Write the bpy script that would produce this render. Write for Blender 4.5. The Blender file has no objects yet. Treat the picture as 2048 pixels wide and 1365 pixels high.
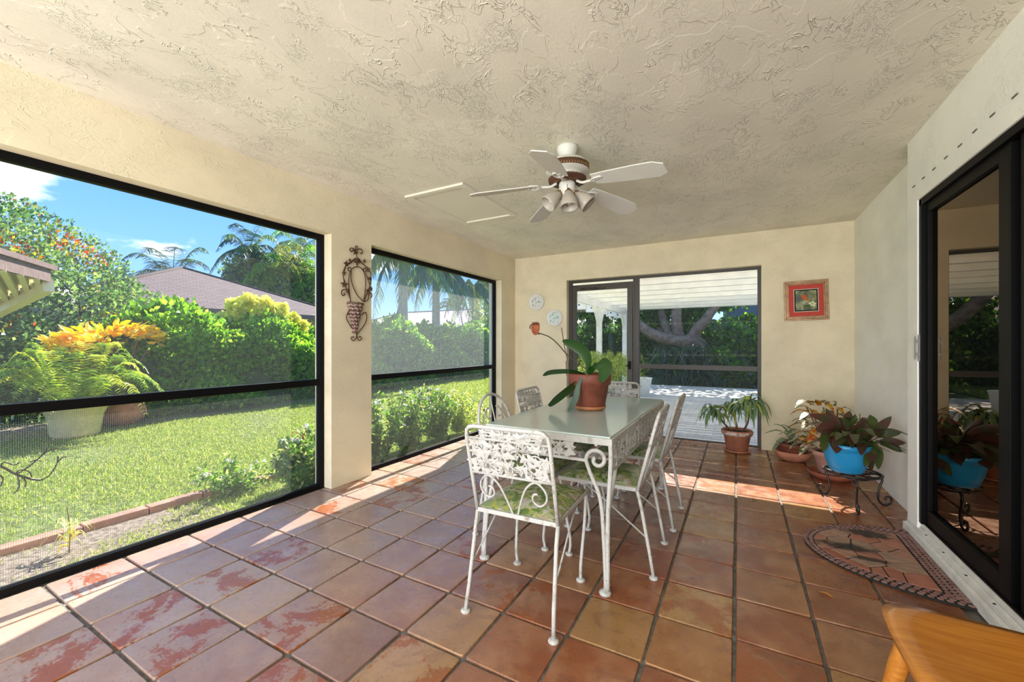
import bpy, math, random
import numpy as np
from mathutils import Vector, Matrix
random.seed(7); RNG = np.random.default_rng(11)
S = bpy.context.scene; COL = S.collection; PI = math.pi

# ---------------------------------------------------------------- camera, world, sun, exposure
FPX = 820.0; CXP = 1024.0; HORP = 690.0; CAMZ = 1.2
TH = math.atan((1475 - CXP) / FPX); CT, ST = math.cos(TH), math.sin(TH)
cam_d = bpy.data.cameras.new('camera'); cam = bpy.data.objects.new('camera', cam_d); COL.objects.link(cam)
cam_d.sensor_width = 36.0; cam_d.lens = 36.0 * FPX / 2048.0
cam_d.shift_y = (HORP - 682.5) / 2048.0
cam_d.clip_start = 0.05; cam_d.clip_end = 400
cam.location = (0, 0, CAMZ); cam.rotation_euler = (PI / 2, 0, TH)
S.camera = cam
S.view_settings.view_transform = 'Standard'; S.view_settings.look = 'None'
S.view_settings.gamma = 1.0; S.view_settings.use_curve_mapping = False
S.view_settings.exposure = 1.22

def make_world():
    w = bpy.data.worlds.new('sky'); S.world = w; w.use_nodes = True
    nt = w.node_tree; nt.nodes.clear(); N = nt.nodes.new; L = nt.links.new
    out = N('ShaderNodeOutputWorld'); bg = N('ShaderNodeBackground'); bg.inputs[1].default_value = .88
    tc = N('ShaderNodeTexCoord'); sep = N('ShaderNodeSeparateXYZ'); L(tc.outputs['Generated'], sep.inputs[0])
    ramp = N('ShaderNodeValToRGB'); L(sep.outputs['Z'], ramp.inputs[0])
    e = ramp.color_ramp.elements
    e[0].position = 0.0; e[0].color = (.50, .68, .92, 1)
    e[1].position = 1.0; e[1].color = (.05, .19, .62, 1)
    m = e.new(.12); m.color = (.22, .45, .88, 1)
    m = e.new(.35); m.color = (.10, .30, .80, 1)
    mp = N('ShaderNodeMapping'); mp.inputs['Scale'].default_value = (1, 1, 2.2); L(tc.outputs['Generated'], mp.inputs[0])
    mp.inputs['Location'].default_value = (.37, .12, .05)
    no = N('ShaderNodeTexNoise'); no.inputs['Scale'].default_value = 5.2; no.inputs['Detail'].default_value = 6; no.inputs['Roughness'].default_value = .52
    L(mp.outputs[0], no.inputs[0])
    cr = N('ShaderNodeValToRGB'); cr.color_ramp.elements[0].position = .565; cr.color_ramp.elements[1].position = .655
    L(no.outputs[0], cr.inputs[0])
    mix = N('ShaderNodeMixRGB'); mix.inputs[2].default_value = (.93, .95, 1.0, 1)
    L(cr.outputs[0], mix.inputs[0]); L(ramp.outputs[0], mix.inputs[1]); L(mix.outputs[0], bg.inputs[0]); L(bg.outputs[0], out.inputs[0])
make_world()
SUNV = Vector((-.30, .92, 1.0)).normalized()
sd = bpy.data.lights.new('sun', 'SUN'); sd.energy = 6.6; sd.angle = math.radians(.55); sd.color = (1, .95, .86)
so = bpy.data.objects.new('sun', sd); COL.objects.link(so); so.rotation_euler = SUNV.to_track_quat('Z', 'Y').to_euler()
ad = bpy.data.lights.new('rear_fill', 'AREA'); ad.shape = 'RECTANGLE'; ad.size = 3.6; ad.size_y = 2.2; ad.energy = 112; ad.color = (1, 1, 1)  # added fill lamp behind the camera to brighten the room
ao = bpy.data.objects.new('rear_fill', ad); COL.objects.link(ao); ao.location = (-1.0, -2.85, 1.1); ao.rotation_euler = (PI / 2 + .42, 0, 0)

def ray(px, py): a = (px - CXP) / FPX; return (a * CT - ST, a * ST + CT, (HORP - py) / FPX)
def atx(px, py, x): r = ray(px, py); t = x / r[0]; return Vector((x, r[1] * t, CAMZ + r[2] * t))
def aty(px, py, y): r = ray(px, py); t = y / r[1]; return Vector((r[0] * t, y, CAMZ + r[2] * t))
def atz(px, py, z): r = ray(px, py); t = (z - CAMZ) / r[2]; return Vector((r[0] * t, r[1] * t, z))

# ---------------------------------------------------------------- materials
def srgb(r, g, b):
    f = lambda c: (c / 255 / 12.92) if c / 255 <= .04045 else ((c / 255 + .055) / 1.055) ** 2.4
    return (f(r), f(g), f(b), 1)
def base(name):
    m = bpy.data.materials.new(name); m.use_nodes = True; nt = m.node_tree
    return m, nt, nt.nodes['Principled BSDF'], nt.nodes.new, nt.links.new
def mat(name, col, rough=.6, metal=0, var=0, vscale=8, bump=0, bscale=60, col2=None, coat=0, spec=None, coords='Object', thr=None, stretch=None):
    m, nt, b, N, L = base(name)
    b.inputs['Base Color'].default_value = col; b.inputs['Roughness'].default_value = rough; b.inputs['Metallic'].default_value = metal
    if coat: b.inputs['Coat Weight'].default_value = coat; b.inputs['Coat Roughness'].default_value = .15
    if spec is not None: b.inputs['Specular IOR Level'].default_value = spec
    tc = N('ShaderNodeTexCoord'); src = tc.outputs[coords]
    if stretch:
        mp = N('ShaderNodeMapping'); mp.inputs['Scale'].default_value = stretch; L(src, mp.inputs[0]); src = mp.outputs[0]
    if var or col2:
        no = N('ShaderNodeTexNoise'); no.inputs['Scale'].default_value = vscale; no.inputs['Detail'].default_value = 5; L(src, no.inputs[0])
        r = N('ShaderNodeValToRGB'); lo, hi = thr or (.35, .65); r.color_ramp.elements[0].position = lo; r.color_ramp.elements[1].position = hi
        c2 = col2 or tuple(list(min(1, c * (1 + var)) for c in col[:3]) + [1])
        c1 = col if col2 else tuple(list(c * (1 - var) for c in col[:3]) + [1])
        r.color_ramp.elements[0].color = c1; r.color_ramp.elements[1].color = c2
        L(no.outputs[0], r.inputs[0]); L(r.outputs[0], b.inputs['Base Color'])
    if bump:
        n2 = N('ShaderNodeTexNoise'); n2.inputs['Scale'].default_value = bscale; n2.inputs['Detail'].default_value = 4; L(src, n2.inputs[0])
        bp = N('ShaderNodeBump'); bp.inputs['Strength'].default_value = bump; bp.inputs['Distance'].default_value = .01
        L(n2.outputs[0], bp.inputs['Height']); L(bp.outputs[0], b.inputs['Normal'])
    return m
def stucco(name, col, scale=1.0, strength=.6, flat=.5):
    """skip-trowel plaster: short sinuous ridges where a stretched noise crosses its middle value"""
    m, nt, b, N, L = base(name)
    b.inputs['Roughness'].default_value = .8; b.inputs['Specular IOR Level'].default_value = .25
    ge = N('ShaderNodeNewGeometry'); mp = N('ShaderNodeMapping'); L(ge.outputs['Position'], mp.inputs[0])
    mp.inputs['Scale'].default_value = (scale, scale * .62, scale); mp.inputs['Rotation'].default_value = (.1, .15, .5)
    def noise(s, d, dist=0, off=0):
        n = N('ShaderNodeTexNoise'); n.inputs['Scale'].default_value = s; n.inputs['Detail'].default_value = d; n.inputs['Distortion'].default_value = dist
        if off:
            a = N('ShaderNodeVectorMath'); a.operation = 'ADD'; a.inputs[1].default_value = (off, off * 1.7, off * .6); L(mp.outputs[0], a.inputs[0]); L(a.outputs[0], n.inputs[0])
        else: L(mp.outputs[0], n.inputs[0])
        return n.outputs[0]
    def mth(op, a, bb=None, c=None):
        x = N('ShaderNodeMath'); x.operation = op
        for i, v in enumerate((a, bb, c)):
            if v is None: continue
            if isinstance(v, (int, float)): x.inputs[i].default_value = v
            else: L(v, x.inputs[i])
        return x.outputs[0]
    def ridge(s, dist, off, w):
        n = noise(s, 3, dist, off); a = mth('ABSOLUTE', mth('SUBTRACT', n, .5)); r = mth('SUBTRACT', 1, mth('MULTIPLY', a, w)); return mth('MAXIMUM', r, 0)
    def mask(s, off, lo, hi):
        x = N('ShaderNodeMapRange'); x.interpolation_type = 'SMOOTHSTEP'; x.inputs[1].default_value = lo; x.inputs[2].default_value = hi; L(noise(s, 3, .4, off), x.inputs[0]); return x.outputs[0]
    h1 = mth('MULTIPLY', ridge(5.5, 1.8, 3.1, 42), mask(3.2, 9.3, .50, .60))
    h2 = mth('MULTIPLY', ridge(11, 2.5, 6.1, 26), mask(2.6, 14.3, .52, .62))
    pl = mask(4.5, 21.7, .50, .53)
    h = mth('ADD', mth('ADD', h1, mth('MULTIPLY', h2, .7)), mth('MULTIPLY', pl, flat))
    h = mth('ADD', h, mth('MULTIPLY', noise(45, 3), .18))
    bp = N('ShaderNodeBump'); bp.inputs['Strength'].default_value = strength; bp.inputs['Distance'].default_value = .006
    L(h, bp.inputs['Height']); L(bp.outputs[0], b.inputs['Normal'])
    r = N('ShaderNodeValToRGB'); r.color_ramp.elements[0].color = tuple(c * .93 for c in col[:3]) + (1,); r.color_ramp.elements[1].color = tuple(min(1, c * 1.04) for c in col[:3]) + (1,)
    r.color_ramp.elements[0].position = .35; r.color_ramp.elements[1].position = .6
    L(noise(1.6, 5, 0, 2), r.inputs[0]); L(r.outputs[0], b.inputs['Base Color'])
    return m
def leafmat(name, col, tr=.45, gloss=.35, var=.25, col2=None, vs=40):
    m, nt, b, N, L = base(name)
    b.inputs['Roughness'].default_value = gloss
    ge = N('ShaderNodeNewGeometry')
    hs = N('ShaderNodeHueSaturation'); hs.inputs['Color'].default_value = col
    mr = N('ShaderNodeMapRange'); mr.inputs[3].default_value = 1 - var; mr.inputs[4].default_value = 1 + var
    L(ge.outputs['Random Per Island'], mr.inputs[0]); L(mr.outputs[0], hs.inputs['Value']); src = hs.outputs[0]
    if col2:
        tc = N('ShaderNodeTexCoord'); no = N('ShaderNodeTexNoise'); no.inputs['Scale'].default_value = vs; L(tc.outputs['Object'], no.inputs[0])
        cr = N('ShaderNodeValToRGB'); cr.color_ramp.elements[0].position = .44; cr.color_ramp.elements[1].position = .56; L(no.outputs[0], cr.inputs[0])
        mx = N('ShaderNodeMixRGB'); L(cr.outputs[0], mx.inputs[0]); L(src, mx.inputs[1]); mx.inputs[2].default_value = col2; src = mx.outputs[0]
    L(src, b.inputs['Base Color'])
    t = N('ShaderNodeBsdfTranslucent'); h2 = N('ShaderNodeHueSaturation'); h2.inputs['Value'].default_value = 1.5; h2.inputs['Saturation'].default_value = 1.1; h2.inputs['Hue'].default_value = .485; L(src, h2.inputs['Color']); L(h2.outputs[0], t.inputs[0])
    mx = N('ShaderNodeMixShader'); mx.inputs[0].default_value = tr
    L(b.outputs[0], mx.inputs[1]); L(t.outputs[0], mx.inputs[2]); L(mx.outputs[0], nt.nodes['Material Output'].inputs[0])
    return m

M = {}
M['ceil'] = stucco('ceiling_plaster', (.83, .79, .66, 1), 1.75, .7, .25)
M['wall'] = stucco('wall_plaster', (.78, .69, .49, 1), 2.0, .40, .2)
M['wallR'] = stucco('wall_plaster_pale', (.93, .93, .86, 1), 1.5, .35, .2)
M['black'] = mat('black_aluminium', (.004, .004, .004, 1), .5, spec=.12)
M['bronze'] = mat('bronze_aluminium', (.048, .040, .029, 1), .45)
M['white'] = mat('white_paint', (.78, .77, .72, 1), .45, var=.05)
M['sill'] = mat('painted_sill', (.80, .80, .75, 1), .45, var=.08, vscale=14)
M['slot'] = mat('slot_shadow_grey', (.16, .16, .12, 1), .9)
M['grout'] = mat('cement_grout', (.15, .135, .115, 1), .85, var=.3, vscale=25, bump=.5)
M['iron'] = mat('wrought_iron_white', (.54, .53, .49, 1), .5, col2=(.30, .26, .19, 1), vscale=26, bump=.4, bscale=120, thr=(.56, .74))
M['irond'] = mat('dark_iron', (.045, .04, .036, 1), .38, .6, var=.3, vscale=30)
M['rust'] = mat('rusty_iron', (.085, .04, .02, 1), .55, .3, var=.4, vscale=30)
M['terra'] = mat('terracotta', (.36, .10, .045, 1), .7, var=.22, vscale=9, bump=.2)
M['terraL'] = mat('terracotta_light', (.50, .20, .11, 1), .75, var=.18, vscale=9, bump=.2)
M['terraD'] = mat('terracotta_dark', (.20, .055, .03, 1), .6, var=.2, vscale=12, bump=.3)
M['terraP'] = mat('terracotta_pink', (.60, .33, .25, 1), .75, var=.15, vscale=12, bump=.2)
M['terrao'] = mat('terracotta_orange_saucer', (.45, .18, .07, 1), .6, var=.15, vscale=12)
M['blue'] = mat('blue_plastic', (.015, .27, .55, 1), .32, var=.03)
M['soil'] = mat('soil', (.045, .03, .02, 1), .95, var=.4, vscale=60, bump=.6)
M['plate'] = mat('glazed_plate', (.72, .72, .66, 1), .3, col2=(.12, .2, .17, 1), vscale=34, thr=(.56, .62))
M['plateG'] = mat('glazed_plate_green', (.70, .74, .68, 1), .3, col2=(.16, .42, .34, 1), vscale=30, thr=(.53, .62))
M['platerim'] = mat('plate_rim', (.74, .72, .66, 1), .35)
M['glassy'] = mat('frosted_shade', (.44, .40, .33, 1), .35, var=.05)
M['fan'] = mat('fan_white', (.72, .71, .64, 1), .4)
M['blade'] = mat('fan_blade', (.68, .66, .60, 1), .45, var=.03)
M['dkhole'] = mat('dark_vent', (.10, .035, .02, 1), .6)
M['brass'] = mat('brass', (.38, .24, .10, 1), .35, .8)
M['gold'] = mat('gilt_frame', (.36, .22, .12, 1), .38, .5, var=.2, vscale=20)
M['matred'] = mat('red_mount', (.52, .05, .03, 1), .7)
M['cream'] = mat('cream_edge', (.62, .52, .40, 1), .6)
M['orange'] = mat('bird_orange', (.55, .10, .02, 1), .7)
M['fl_cream'] = mat('petal_cream', (.72, .72, .45, 1), .7)
M['oak'] = mat('varnished_oak', (.50, .17, .02, 1), .28, col2=(.62, .25, .035, 1), vscale=6, thr=(.35, .65), coat=.6, stretch=(1.2, 14, 14))
M['rubber'] = mat('black_rubber', (.018, .016, .015, 1), .8)
M['wicker'] = mat('wicker', (.16, .09, .07, 1), .8, var=.4, vscale=40)
M['wickerL'] = mat('wicker_light', (.38, .27, .24, 1), .8, var=.3, vscale=40)
M['brick'] = mat('garden_brick', (.40, .20, .14, 1), .85, var=.2, vscale=10, bump=.4)
M['dirt'] = mat('mulch_soil', (.20, .16, .12, 1), .95, var=.5, vscale=30, bump=1, bscale=50)
M['lawn'] = mat('lawn_ground', (.13, .17, .05, 1), .95, var=.4, vscale=14, bump=1, bscale=60)
M['bark'] = mat('tree_bark', (.27, .185, .13, 1), .9, var=.35, vscale=6, bump=.8, bscale=20)
M['palmbark'] = mat('palm_bark', (.34, .32, .29, 1), .85, var=.2, vscale=3, bump=.5, stretch=(1, 1, 14))
M['twig'] = mat('brown_twig', (.16, .09, .05, 1), .8)
M['stemg'] = mat('green_stem', (.12, .16, .05, 1), .6)
M['pergola'] = mat('pergola_white', (.88, .86, .78, 1), .6, var=.06, vscale=5)
M['roofbrown'] = mat('fascia_brown', (.20, .13, .115, 1), .8, var=.15, vscale=12)
M['soffit'] = mat('soffit_cream', (.72, .66, .42, 1), .7, var=.05)
M['houseW'] = mat('house_wall', (.45, .42, .36, 1), .8)
M['houseB'] = mat('house_wall_blue_grey', (.14, .18, .24, 1), .8, var=.25, vscale=.6)
M['planter'] = mat('stone_planter', (.70, .58, .30, 1), .85, var=.12, vscale=10, bump=.3)
M['statue'] = mat('white_statue', (.8, .8, .76, 1), .7)
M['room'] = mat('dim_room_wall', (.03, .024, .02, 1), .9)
M['curtain'] = mat('sheer_curtain', (.55, .46, .38, 1), .9)
M['chrome'] = mat('dull_grey_metal', (.20, .20, .19, 1), .45, .6)
M['dryleaf'] = mat('dry_leaf', (.65, .25, .03, 1), .7)

# glass etc.
def roofpanel():  # boards given translucency to brighten the roof underside and patio
    m, nt, b, N, L = base('translucent_roof_board'); b.inputs['Base Color'].default_value = (.86, .85, .78, 1); b.inputs['Roughness'].default_value = .6
    t = N('ShaderNodeBsdfTranslucent'); t.inputs[0].default_value = (.86, .84, .76, 1); mx = N('ShaderNodeMixShader'); mx.inputs[0].default_value = .52
    L(b.outputs[0], mx.inputs[1]); L(t.outputs[0], mx.inputs[2]); L(mx.outputs[0], nt.nodes['Material Output'].inputs[0]); M['roofpanel'] = m
roofpanel()
def glassmats():
    m, nt, b, N, L = base('door_glass'); o = nt.nodes['Material Output']
    tr = N('ShaderNodeBsdfTransparent'); tr.inputs[0].default_value = (.35, .28, .22, 1)
    gl = N('ShaderNodeBsdfGlossy'); gl.inputs['Roughness'].default_value = .004; gl.inputs['Color'].default_value = (.90, .74, .58, 1)
    fr = N('ShaderNodeFresnel'); fr.inputs[0].default_value = 1.9
    mx = N('ShaderNodeMixShader'); L(fr.outputs[0], mx.inputs[0]); L(tr.outputs[0], mx.inputs[1]); L(gl.outputs[0], mx.inputs[2]); L(mx.outputs[0], o.inputs[0]); M['glass'] = m
    m, nt, b, N, L = base('frosted_tabletop'); o = nt.nodes['Material Output']
    b.inputs['Base Color'].default_value = (.66, .77, .73, 1); b.inputs['Roughness'].default_value = .11; b.inputs['Specular IOR Level'].default_value = .8
    t = N('ShaderNodeBsdfTransparent'); t.inputs[0].default_value = (.75, .88, .82, 1)
    tl = N('ShaderNodeBsdfTranslucent'); tl.inputs[0].default_value = (.6, .75, .68, 1)
    a = N('ShaderNodeMixShader'); a.inputs[0].default_value = .14; L(b.outputs[0], a.inputs[1]); L(tl.outputs[0], a.inputs[2])
    mx = N('ShaderNodeMixShader'); mx.inputs[0].default_value = .05; L(a.outputs[0], mx.inputs[1]); L(t.outputs[0], mx.inputs[2]); L(mx.outputs[0], o.inputs[0]); M['tglass'] = m
    # insect screen: woven mesh, holes are transparent, the threads scatter light
    def screen(name, cover, pitch, glow=.7):
        m, nt, b, N, L = base(name); o = nt.nodes['Material Output']
        d = N('ShaderNodeBsdfDiffuse'); d.inputs[0].default_value = (.10, .10, .095, 1)
        tl = N('ShaderNodeBsdfTranslucent'); tl.inputs[0].default_value = (glow, glow, glow * .95, 1)
        a = N('ShaderNodeMixShader'); a.inputs[0].default_value = .55; L(d.outputs[0], a.inputs[1]); L(tl.outputs[0], a.inputs[2])
        t = N('ShaderNodeBsdfTransparent')
        ge = N('ShaderNodeNewGeometry'); sp = N('ShaderNodeSeparateXYZ'); L(ge.outputs['Position'], sp.inputs[0])
        s = N('ShaderNodeMath'); s.operation = 'ADD'; L(sp.outputs[0], s.inputs[0]); L(sp.outputs[1], s.inputs[1])
        def wv(src, ph):
            x = N('ShaderNodeMath'); x.operation = 'MULTIPLY'; x.inputs[1].default_value = 2 * PI / pitch; L(src, x.inputs[0])
            y = N('ShaderNodeMath'); y.operation = 'SINE'; L(x.outputs[0], y.inputs[0]); return y.outputs[0]
        mxm = N('ShaderNodeMath'); mxm.operation = 'MAXIMUM'; L(wv(s.outputs[0], 0), mxm.inputs[0]); L(wv(sp.outputs[2], 0), mxm.inputs[1])
        gt = N('ShaderNodeMath'); gt.operation = 'GREATER_THAN'; gt.inputs[1].default_value = cover; L(mxm.outputs[0], gt.inputs[0])
        mx = N('ShaderNodeMixShader'); L(gt.outputs[0], mx.inputs[0]); L(t.outputs[0], mx.inputs[1]); L(a.outputs[0], mx.inputs[2]); L(mx.outputs[0], o.inputs[0])
        return m
    M['screen'] = screen('insect_screen', .985, .0032, .6); M['screen2'] = screen('glare_insect_screen', .88, .0032, .95)  # second window's sun glare put into denser, whiter threads
    M['petscreen'] = screen('pet_screen', .90, .008, .3)
glassmats()

def tilemats():
    m, nt, b, N, L = base('saltillo_tile')
    oi = N('ShaderNodeObjectInfo'); tc = N('ShaderNodeTexCoord')
    def rnd(k):
        a = N('ShaderNodeMath'); a.operation = 'MULTIPLY'; a.inputs[1].default_value = k; L(oi.outputs['Random'], a.inputs[0])
        f = N('ShaderNodeMath'); f.operation = 'FRACT'; L(a.outputs[0], f.inputs[0]); return f.outputs[0]
    cb = N('ShaderNodeCombineXYZ'); L(rnd(37.1), cb.inputs[0]); L(rnd(91.7), cb.inputs[1]); L(rnd(13.3), cb.inputs[2])
    sc = N('ShaderNodeVectorMath'); sc.operation = 'SCALE'; sc.inputs['Scale'].default_value = 40; L(cb.outputs[0], sc.inputs[0])
    ad = N('ShaderNodeVectorMath'); L(tc.outputs['Object'], ad.inputs[0]); L(sc.outputs[0], ad.inputs[1]); P = ad.outputs[0]
    base_r = N('ShaderNodeValToRGB'); L(oi.outputs['Random'], base_r.inputs[0]); r = base_r.color_ramp; r.interpolation = 'LINEAR'
    cols = [(0, (.30, .10, .05)), (.15, (.38, .135, .062)), (.32, (.23, .078, .042)), (.48, (.36, .16, .075)), (.6, (.32, .10, .055)), (.74, (.52, .31, .12)), (.86, (.30, .11, .065)), (1, (.20, .065, .038))]
    r.elements[0].color = cols[0][1] + (1,); r.elements[1].color = cols[-1][1] + (1,)
    for p, c in cols[1:-1]: e = r.elements.new(p); e.color = c + (1,)
    def noise(s, d=5, dist=0, rough=.6):
        n = N('ShaderNodeTexNoise'); n.inputs['Scale'].default_value = s; n.inputs['Detail'].default_value = d; n.inputs['Distortion'].default_value = dist; n.inputs['Roughness'].default_value = rough; L(P, n.inputs[0]); return n.outputs[0]
    def ramp(src, lo, hi):
        x = N('ShaderNodeMapRange'); x.inputs[1].default_value = lo; x.inputs[2].default_value = hi; L(src, x.inputs[0]); return x.outputs[0]
    def mix(f, a, c, bt='MIX', k=None):
        x = N('ShaderNodeMixRGB'); x.blend_type = bt
        if isinstance(f, (int, float)): x.inputs[0].default_value = f
        else: L(f, x.inputs[0])
        L(a, x.inputs[1])
        if isinstance(c, tuple): x.inputs[2].default_value = c
        else: L(c, x.inputs[2])
        return x.outputs[0]
    def mul(a, c):
        x = N('ShaderNodeMath'); x.operation = 'MULTIPLY'; L(a, x.inputs[0])
        if isinstance(c, (int, float)): x.inputs[1].default_value = c
        else: L(c, x.inputs[1])
        return x.outputs[0]
    dk = N('ShaderNodeHueSaturation'); dk.inputs['Value'].default_value = .80; dk.inputs['Saturation'].default_value = 1.08; L(base_r.outputs[0], dk.inputs['Color']); c = dk.outputs[0]
    c = mix(mul(ramp(noise(5, 4), .42, .62), .45), c, (.50, .27, .13, 1))
    c = mix(mul(ramp(noise(9, 6, 1), .52, .62), .40), c, (.17, .06, .035, 1))
    # some tiles are worn: bare bright orange patches with ragged edges
    gn = N('ShaderNodeMath'); gn.operation = 'MULTIPLY_ADD'; gn.inputs[1].default_value = .22; L(noise(85, 4), gn.inputs[0]); L(noise(4.2, 9, .5, .72), gn.inputs[2])
    worn = mul(ramp(gn.outputs[0], .635, .665), ramp(rnd(7.77), .76, .77))
    c = mix(mul(worn, .75), c, (.31, .085, .022, 1))
    # window sheen painted into the colour as pale grey, stronger toward the left
    sheen_noise = ramp(noise(2.3, 8, .2, .7), .40, .66)
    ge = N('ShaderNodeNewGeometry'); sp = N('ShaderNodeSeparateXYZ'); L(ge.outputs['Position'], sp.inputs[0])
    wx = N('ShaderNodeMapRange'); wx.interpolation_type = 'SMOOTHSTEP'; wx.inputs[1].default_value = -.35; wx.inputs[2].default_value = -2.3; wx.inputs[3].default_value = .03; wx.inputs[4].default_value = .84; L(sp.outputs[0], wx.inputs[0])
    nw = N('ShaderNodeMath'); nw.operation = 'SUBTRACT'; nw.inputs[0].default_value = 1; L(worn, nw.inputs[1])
    bl = N('ShaderNodeMapRange'); bl.inputs[1].default_value = 0; bl.inputs[2].default_value = 1; bl.inputs[3].default_value = .62; bl.inputs[4].default_value = 1; L(sheen_noise, bl.inputs[0])
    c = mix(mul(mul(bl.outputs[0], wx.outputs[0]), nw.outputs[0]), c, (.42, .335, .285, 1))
    c = mix(mul(ramp(noise(70, 3), .58, .70), .35), c, (.12, .06, .04, 1))
    L(c, b.inputs['Base Color'])
    rr = N('ShaderNodeMapRange'); rr.inputs[1].default_value = .3; rr.inputs[2].default_value = .7; rr.inputs[3].default_value = .20; rr.inputs[4].default_value = .42; L(noise(12, 5), rr.inputs[0]); L(rr.outputs[0], b.inputs['Roughness'])
    b.inputs['Specular IOR Level'].default_value = .62
    h = N('ShaderNodeMath'); h.operation = 'ADD'; L(mul(noise(5, 2), .9), h.inputs[0]); L(mul(noise(60, 4), .12), h.inputs[1])
    bp = N('ShaderNodeBump'); bp.inputs['Strength'].default_value = .5; bp.inputs['Distance'].default_value = .006; L(h.outputs[0], bp.inputs['Height']); L(bp.outputs[0], b.inputs['Normal'])
    M['tile'] = m
    # floral vinyl cushion
    m, nt, b, N, L = base('floral_vinyl'); b.inputs['Roughness'].default_value = .35
    tc = N('ShaderNodeTexCoord')
    v = N('ShaderNodeTexVoronoi'); v.inputs['Scale'].default_value = 44; v.inputs['Randomness'].default_value = 1
    dn = N('ShaderNodeTexNoise'); dn.inputs['Scale'].default_value = 9; L(tc.outputs['Object'], dn.inputs[0])
    dm = N('ShaderNodeMixRGB'); dm.inputs[0].default_value = .2; L(tc.outputs['Object'], dm.inputs[1]); L(dn.outputs['Color'], dm.inputs[2]); L(dm.outputs[0], v.inputs[0])
    r = N('ShaderNodeValToRGB'); r.color_ramp.interpolation = 'CONSTANT'; s = N('ShaderNodeSeparateXYZ'); L(v.outputs['Color'], s.inputs[0]); L(s.outputs[0], r.inputs[0])
    e = r.color_ramp.elements; e[0].color = (.12, .20, .045, 1); e[1].position = .25; e[1].color = (.42, .42, .24, 1)
    for p, cc in ((.42, (.26, .31, .12)), (.56, (.48, .46, .38)), (.7, (.33, .36, .07)), (.84, (.42, .32, .22)), (.93, (.20, .28, .10))): x = e.new(p); x.color = cc + (1,)
    v2 = N('ShaderNodeTexVoronoi'); v2.feature = 'DISTANCE_TO_EDGE'; v2.inputs['Scale'].default_value = 80; L(dm.outputs[0], v2.inputs[0])
    mr = N('ShaderNodeMapRange'); mr.inputs[1].default_value = 0; mr.inputs[2].default_value = .12; mr.inputs[3].default_value = .82; mr.inputs[4].default_value = 1; L(v2.outputs[0], mr.inputs[0])
    mx = N('ShaderNodeMixRGB'); mx.blend_type = 'MULTIPLY'; mx.inputs[0].default_value = 1; L(r.outputs[0], mx.inputs[1]); L(mr.outputs[0], mx.inputs[2]); L(mx.outputs[0], b.inputs['Base Color'])
    M['floral'] = m
    # doormat stones, darker where worn black
    def stone(name, cols, stain):
        m, nt, b, N, L = base(name); b.inputs['Roughness'].default_value = .85
        ge = N('ShaderNodeNewGeometry'); oi = N('ShaderNodeObjectInfo'); rp = N('ShaderNodeValToRGB'); L(oi.outputs['Random'], rp.inputs[0])
        rp.color_ramp.elements[0].color = cols[0] + (1,); rp.color_ramp.elements[1].color = cols[-1] + (1,)
        for i, cc in enumerate(cols[1:-1]): x = rp.color_ramp.elements.new((i + 1) / (len(cols) - 1)); x.color = cc + (1,)
        mp = N('ShaderNodeMapping'); mp.inputs['Scale'].default_value = (3, 9, 3); mp.inputs['Rotation'].default_value = (0, 0, .5); L(ge.outputs['Position'], mp.inputs[0])
        no = N('ShaderNodeTexNoise'); no.inputs['Scale'].default_value = 5; no.inputs['Detail'].default_value = 6; L(mp.outputs[0], no.inputs[0])
        mx = N('ShaderNodeMixRGB'); mx.blend_type = 'OVERLAY'; mx.inputs[0].default_value = .5; L(rp.outputs[0], mx.inputs[1]); L(no.outputs[0], mx.inputs[2]); src = mx.outputs[0]
        if stain:
            n3 = N('ShaderNodeTexNoise'); n3.inputs['Scale'].default_value = 22; n3.inputs['Detail'].default_value = 5; L(ge.outputs['Position'], n3.inputs[0])
            for (sx, sy, rx, ry) in ((.70, 3.33, .14, .075), (.55, 3.05, .15, .055), (.64, 2.93, .07, .035)):
                q = N('ShaderNodeMapping'); q.inputs['Location'].default_value = (-sx / rx, -sy / ry, 0); q.inputs['Scale'].default_value = (1 / rx, 1 / ry, 0); L(ge.outputs['Position'], q.inputs[0])
                ln = N('ShaderNodeVectorMath'); ln.operation = 'LENGTH'; L(q.outputs[0], ln.inputs[0])
                a = N('ShaderNodeMath'); a.operation = 'MULTIPLY_ADD'; a.inputs[1].default_value = 1.6; L(n3.outputs[0], a.inputs[0]); L(ln.outputs['Value'], a.inputs[2])
                mr = N('ShaderNodeMapRange'); mr.inputs[1].default_value = 1.45; mr.inputs[2].default_value = 1.95; mr.inputs[3].default_value = .88; mr.inputs[4].default_value = 0; L(a.outputs[0], mr.inputs[0])
                y = N('ShaderNodeMixRGB'); L(mr.outputs[0], y.inputs[0]); L(src, y.inputs[1]); y.inputs[2].default_value = (.02, .022, .02, 1); src = y.outputs[0]
        L(src, b.inputs['Base Color']); return m
    M['stone'] = stone('mat_stone', [(.38, .12, .07), (.44, .22, .15), (.36, .25, .18), (.46, .18, .12), (.40, .27, .19)], True)
    M['pebble'] = stone('mat_pebble', [(.24, .12, .10), (.30, .16, .14), (.27, .17, .15)], False)
    # painted picture background
    m, nt, b, N, L = base('picture_print'); b.inputs['Roughness'].default_value = .3
    tc = N('ShaderNodeTexCoord'); no = N('ShaderNodeTexNoise'); no.inputs['Scale'].default_value = 11; no.inputs['Detail'].default_value = 4; L(tc.outputs['Object'], no.inputs[0])
    r = N('ShaderNodeValToRGB'); L(no.outputs[0], r.inputs[0]); e = r.color_ramp.elements; e[0].position = .36; e[0].color = (.035, .022, .022, 1); e[1].position = .68; e[1].color = (.42, .48, .36, 1)
    for p, cc in ((.46, (.05, .085, .03)), (.56, (.20, .20, .06))): x = e.new(p); x.color = cc + (1,)
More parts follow.
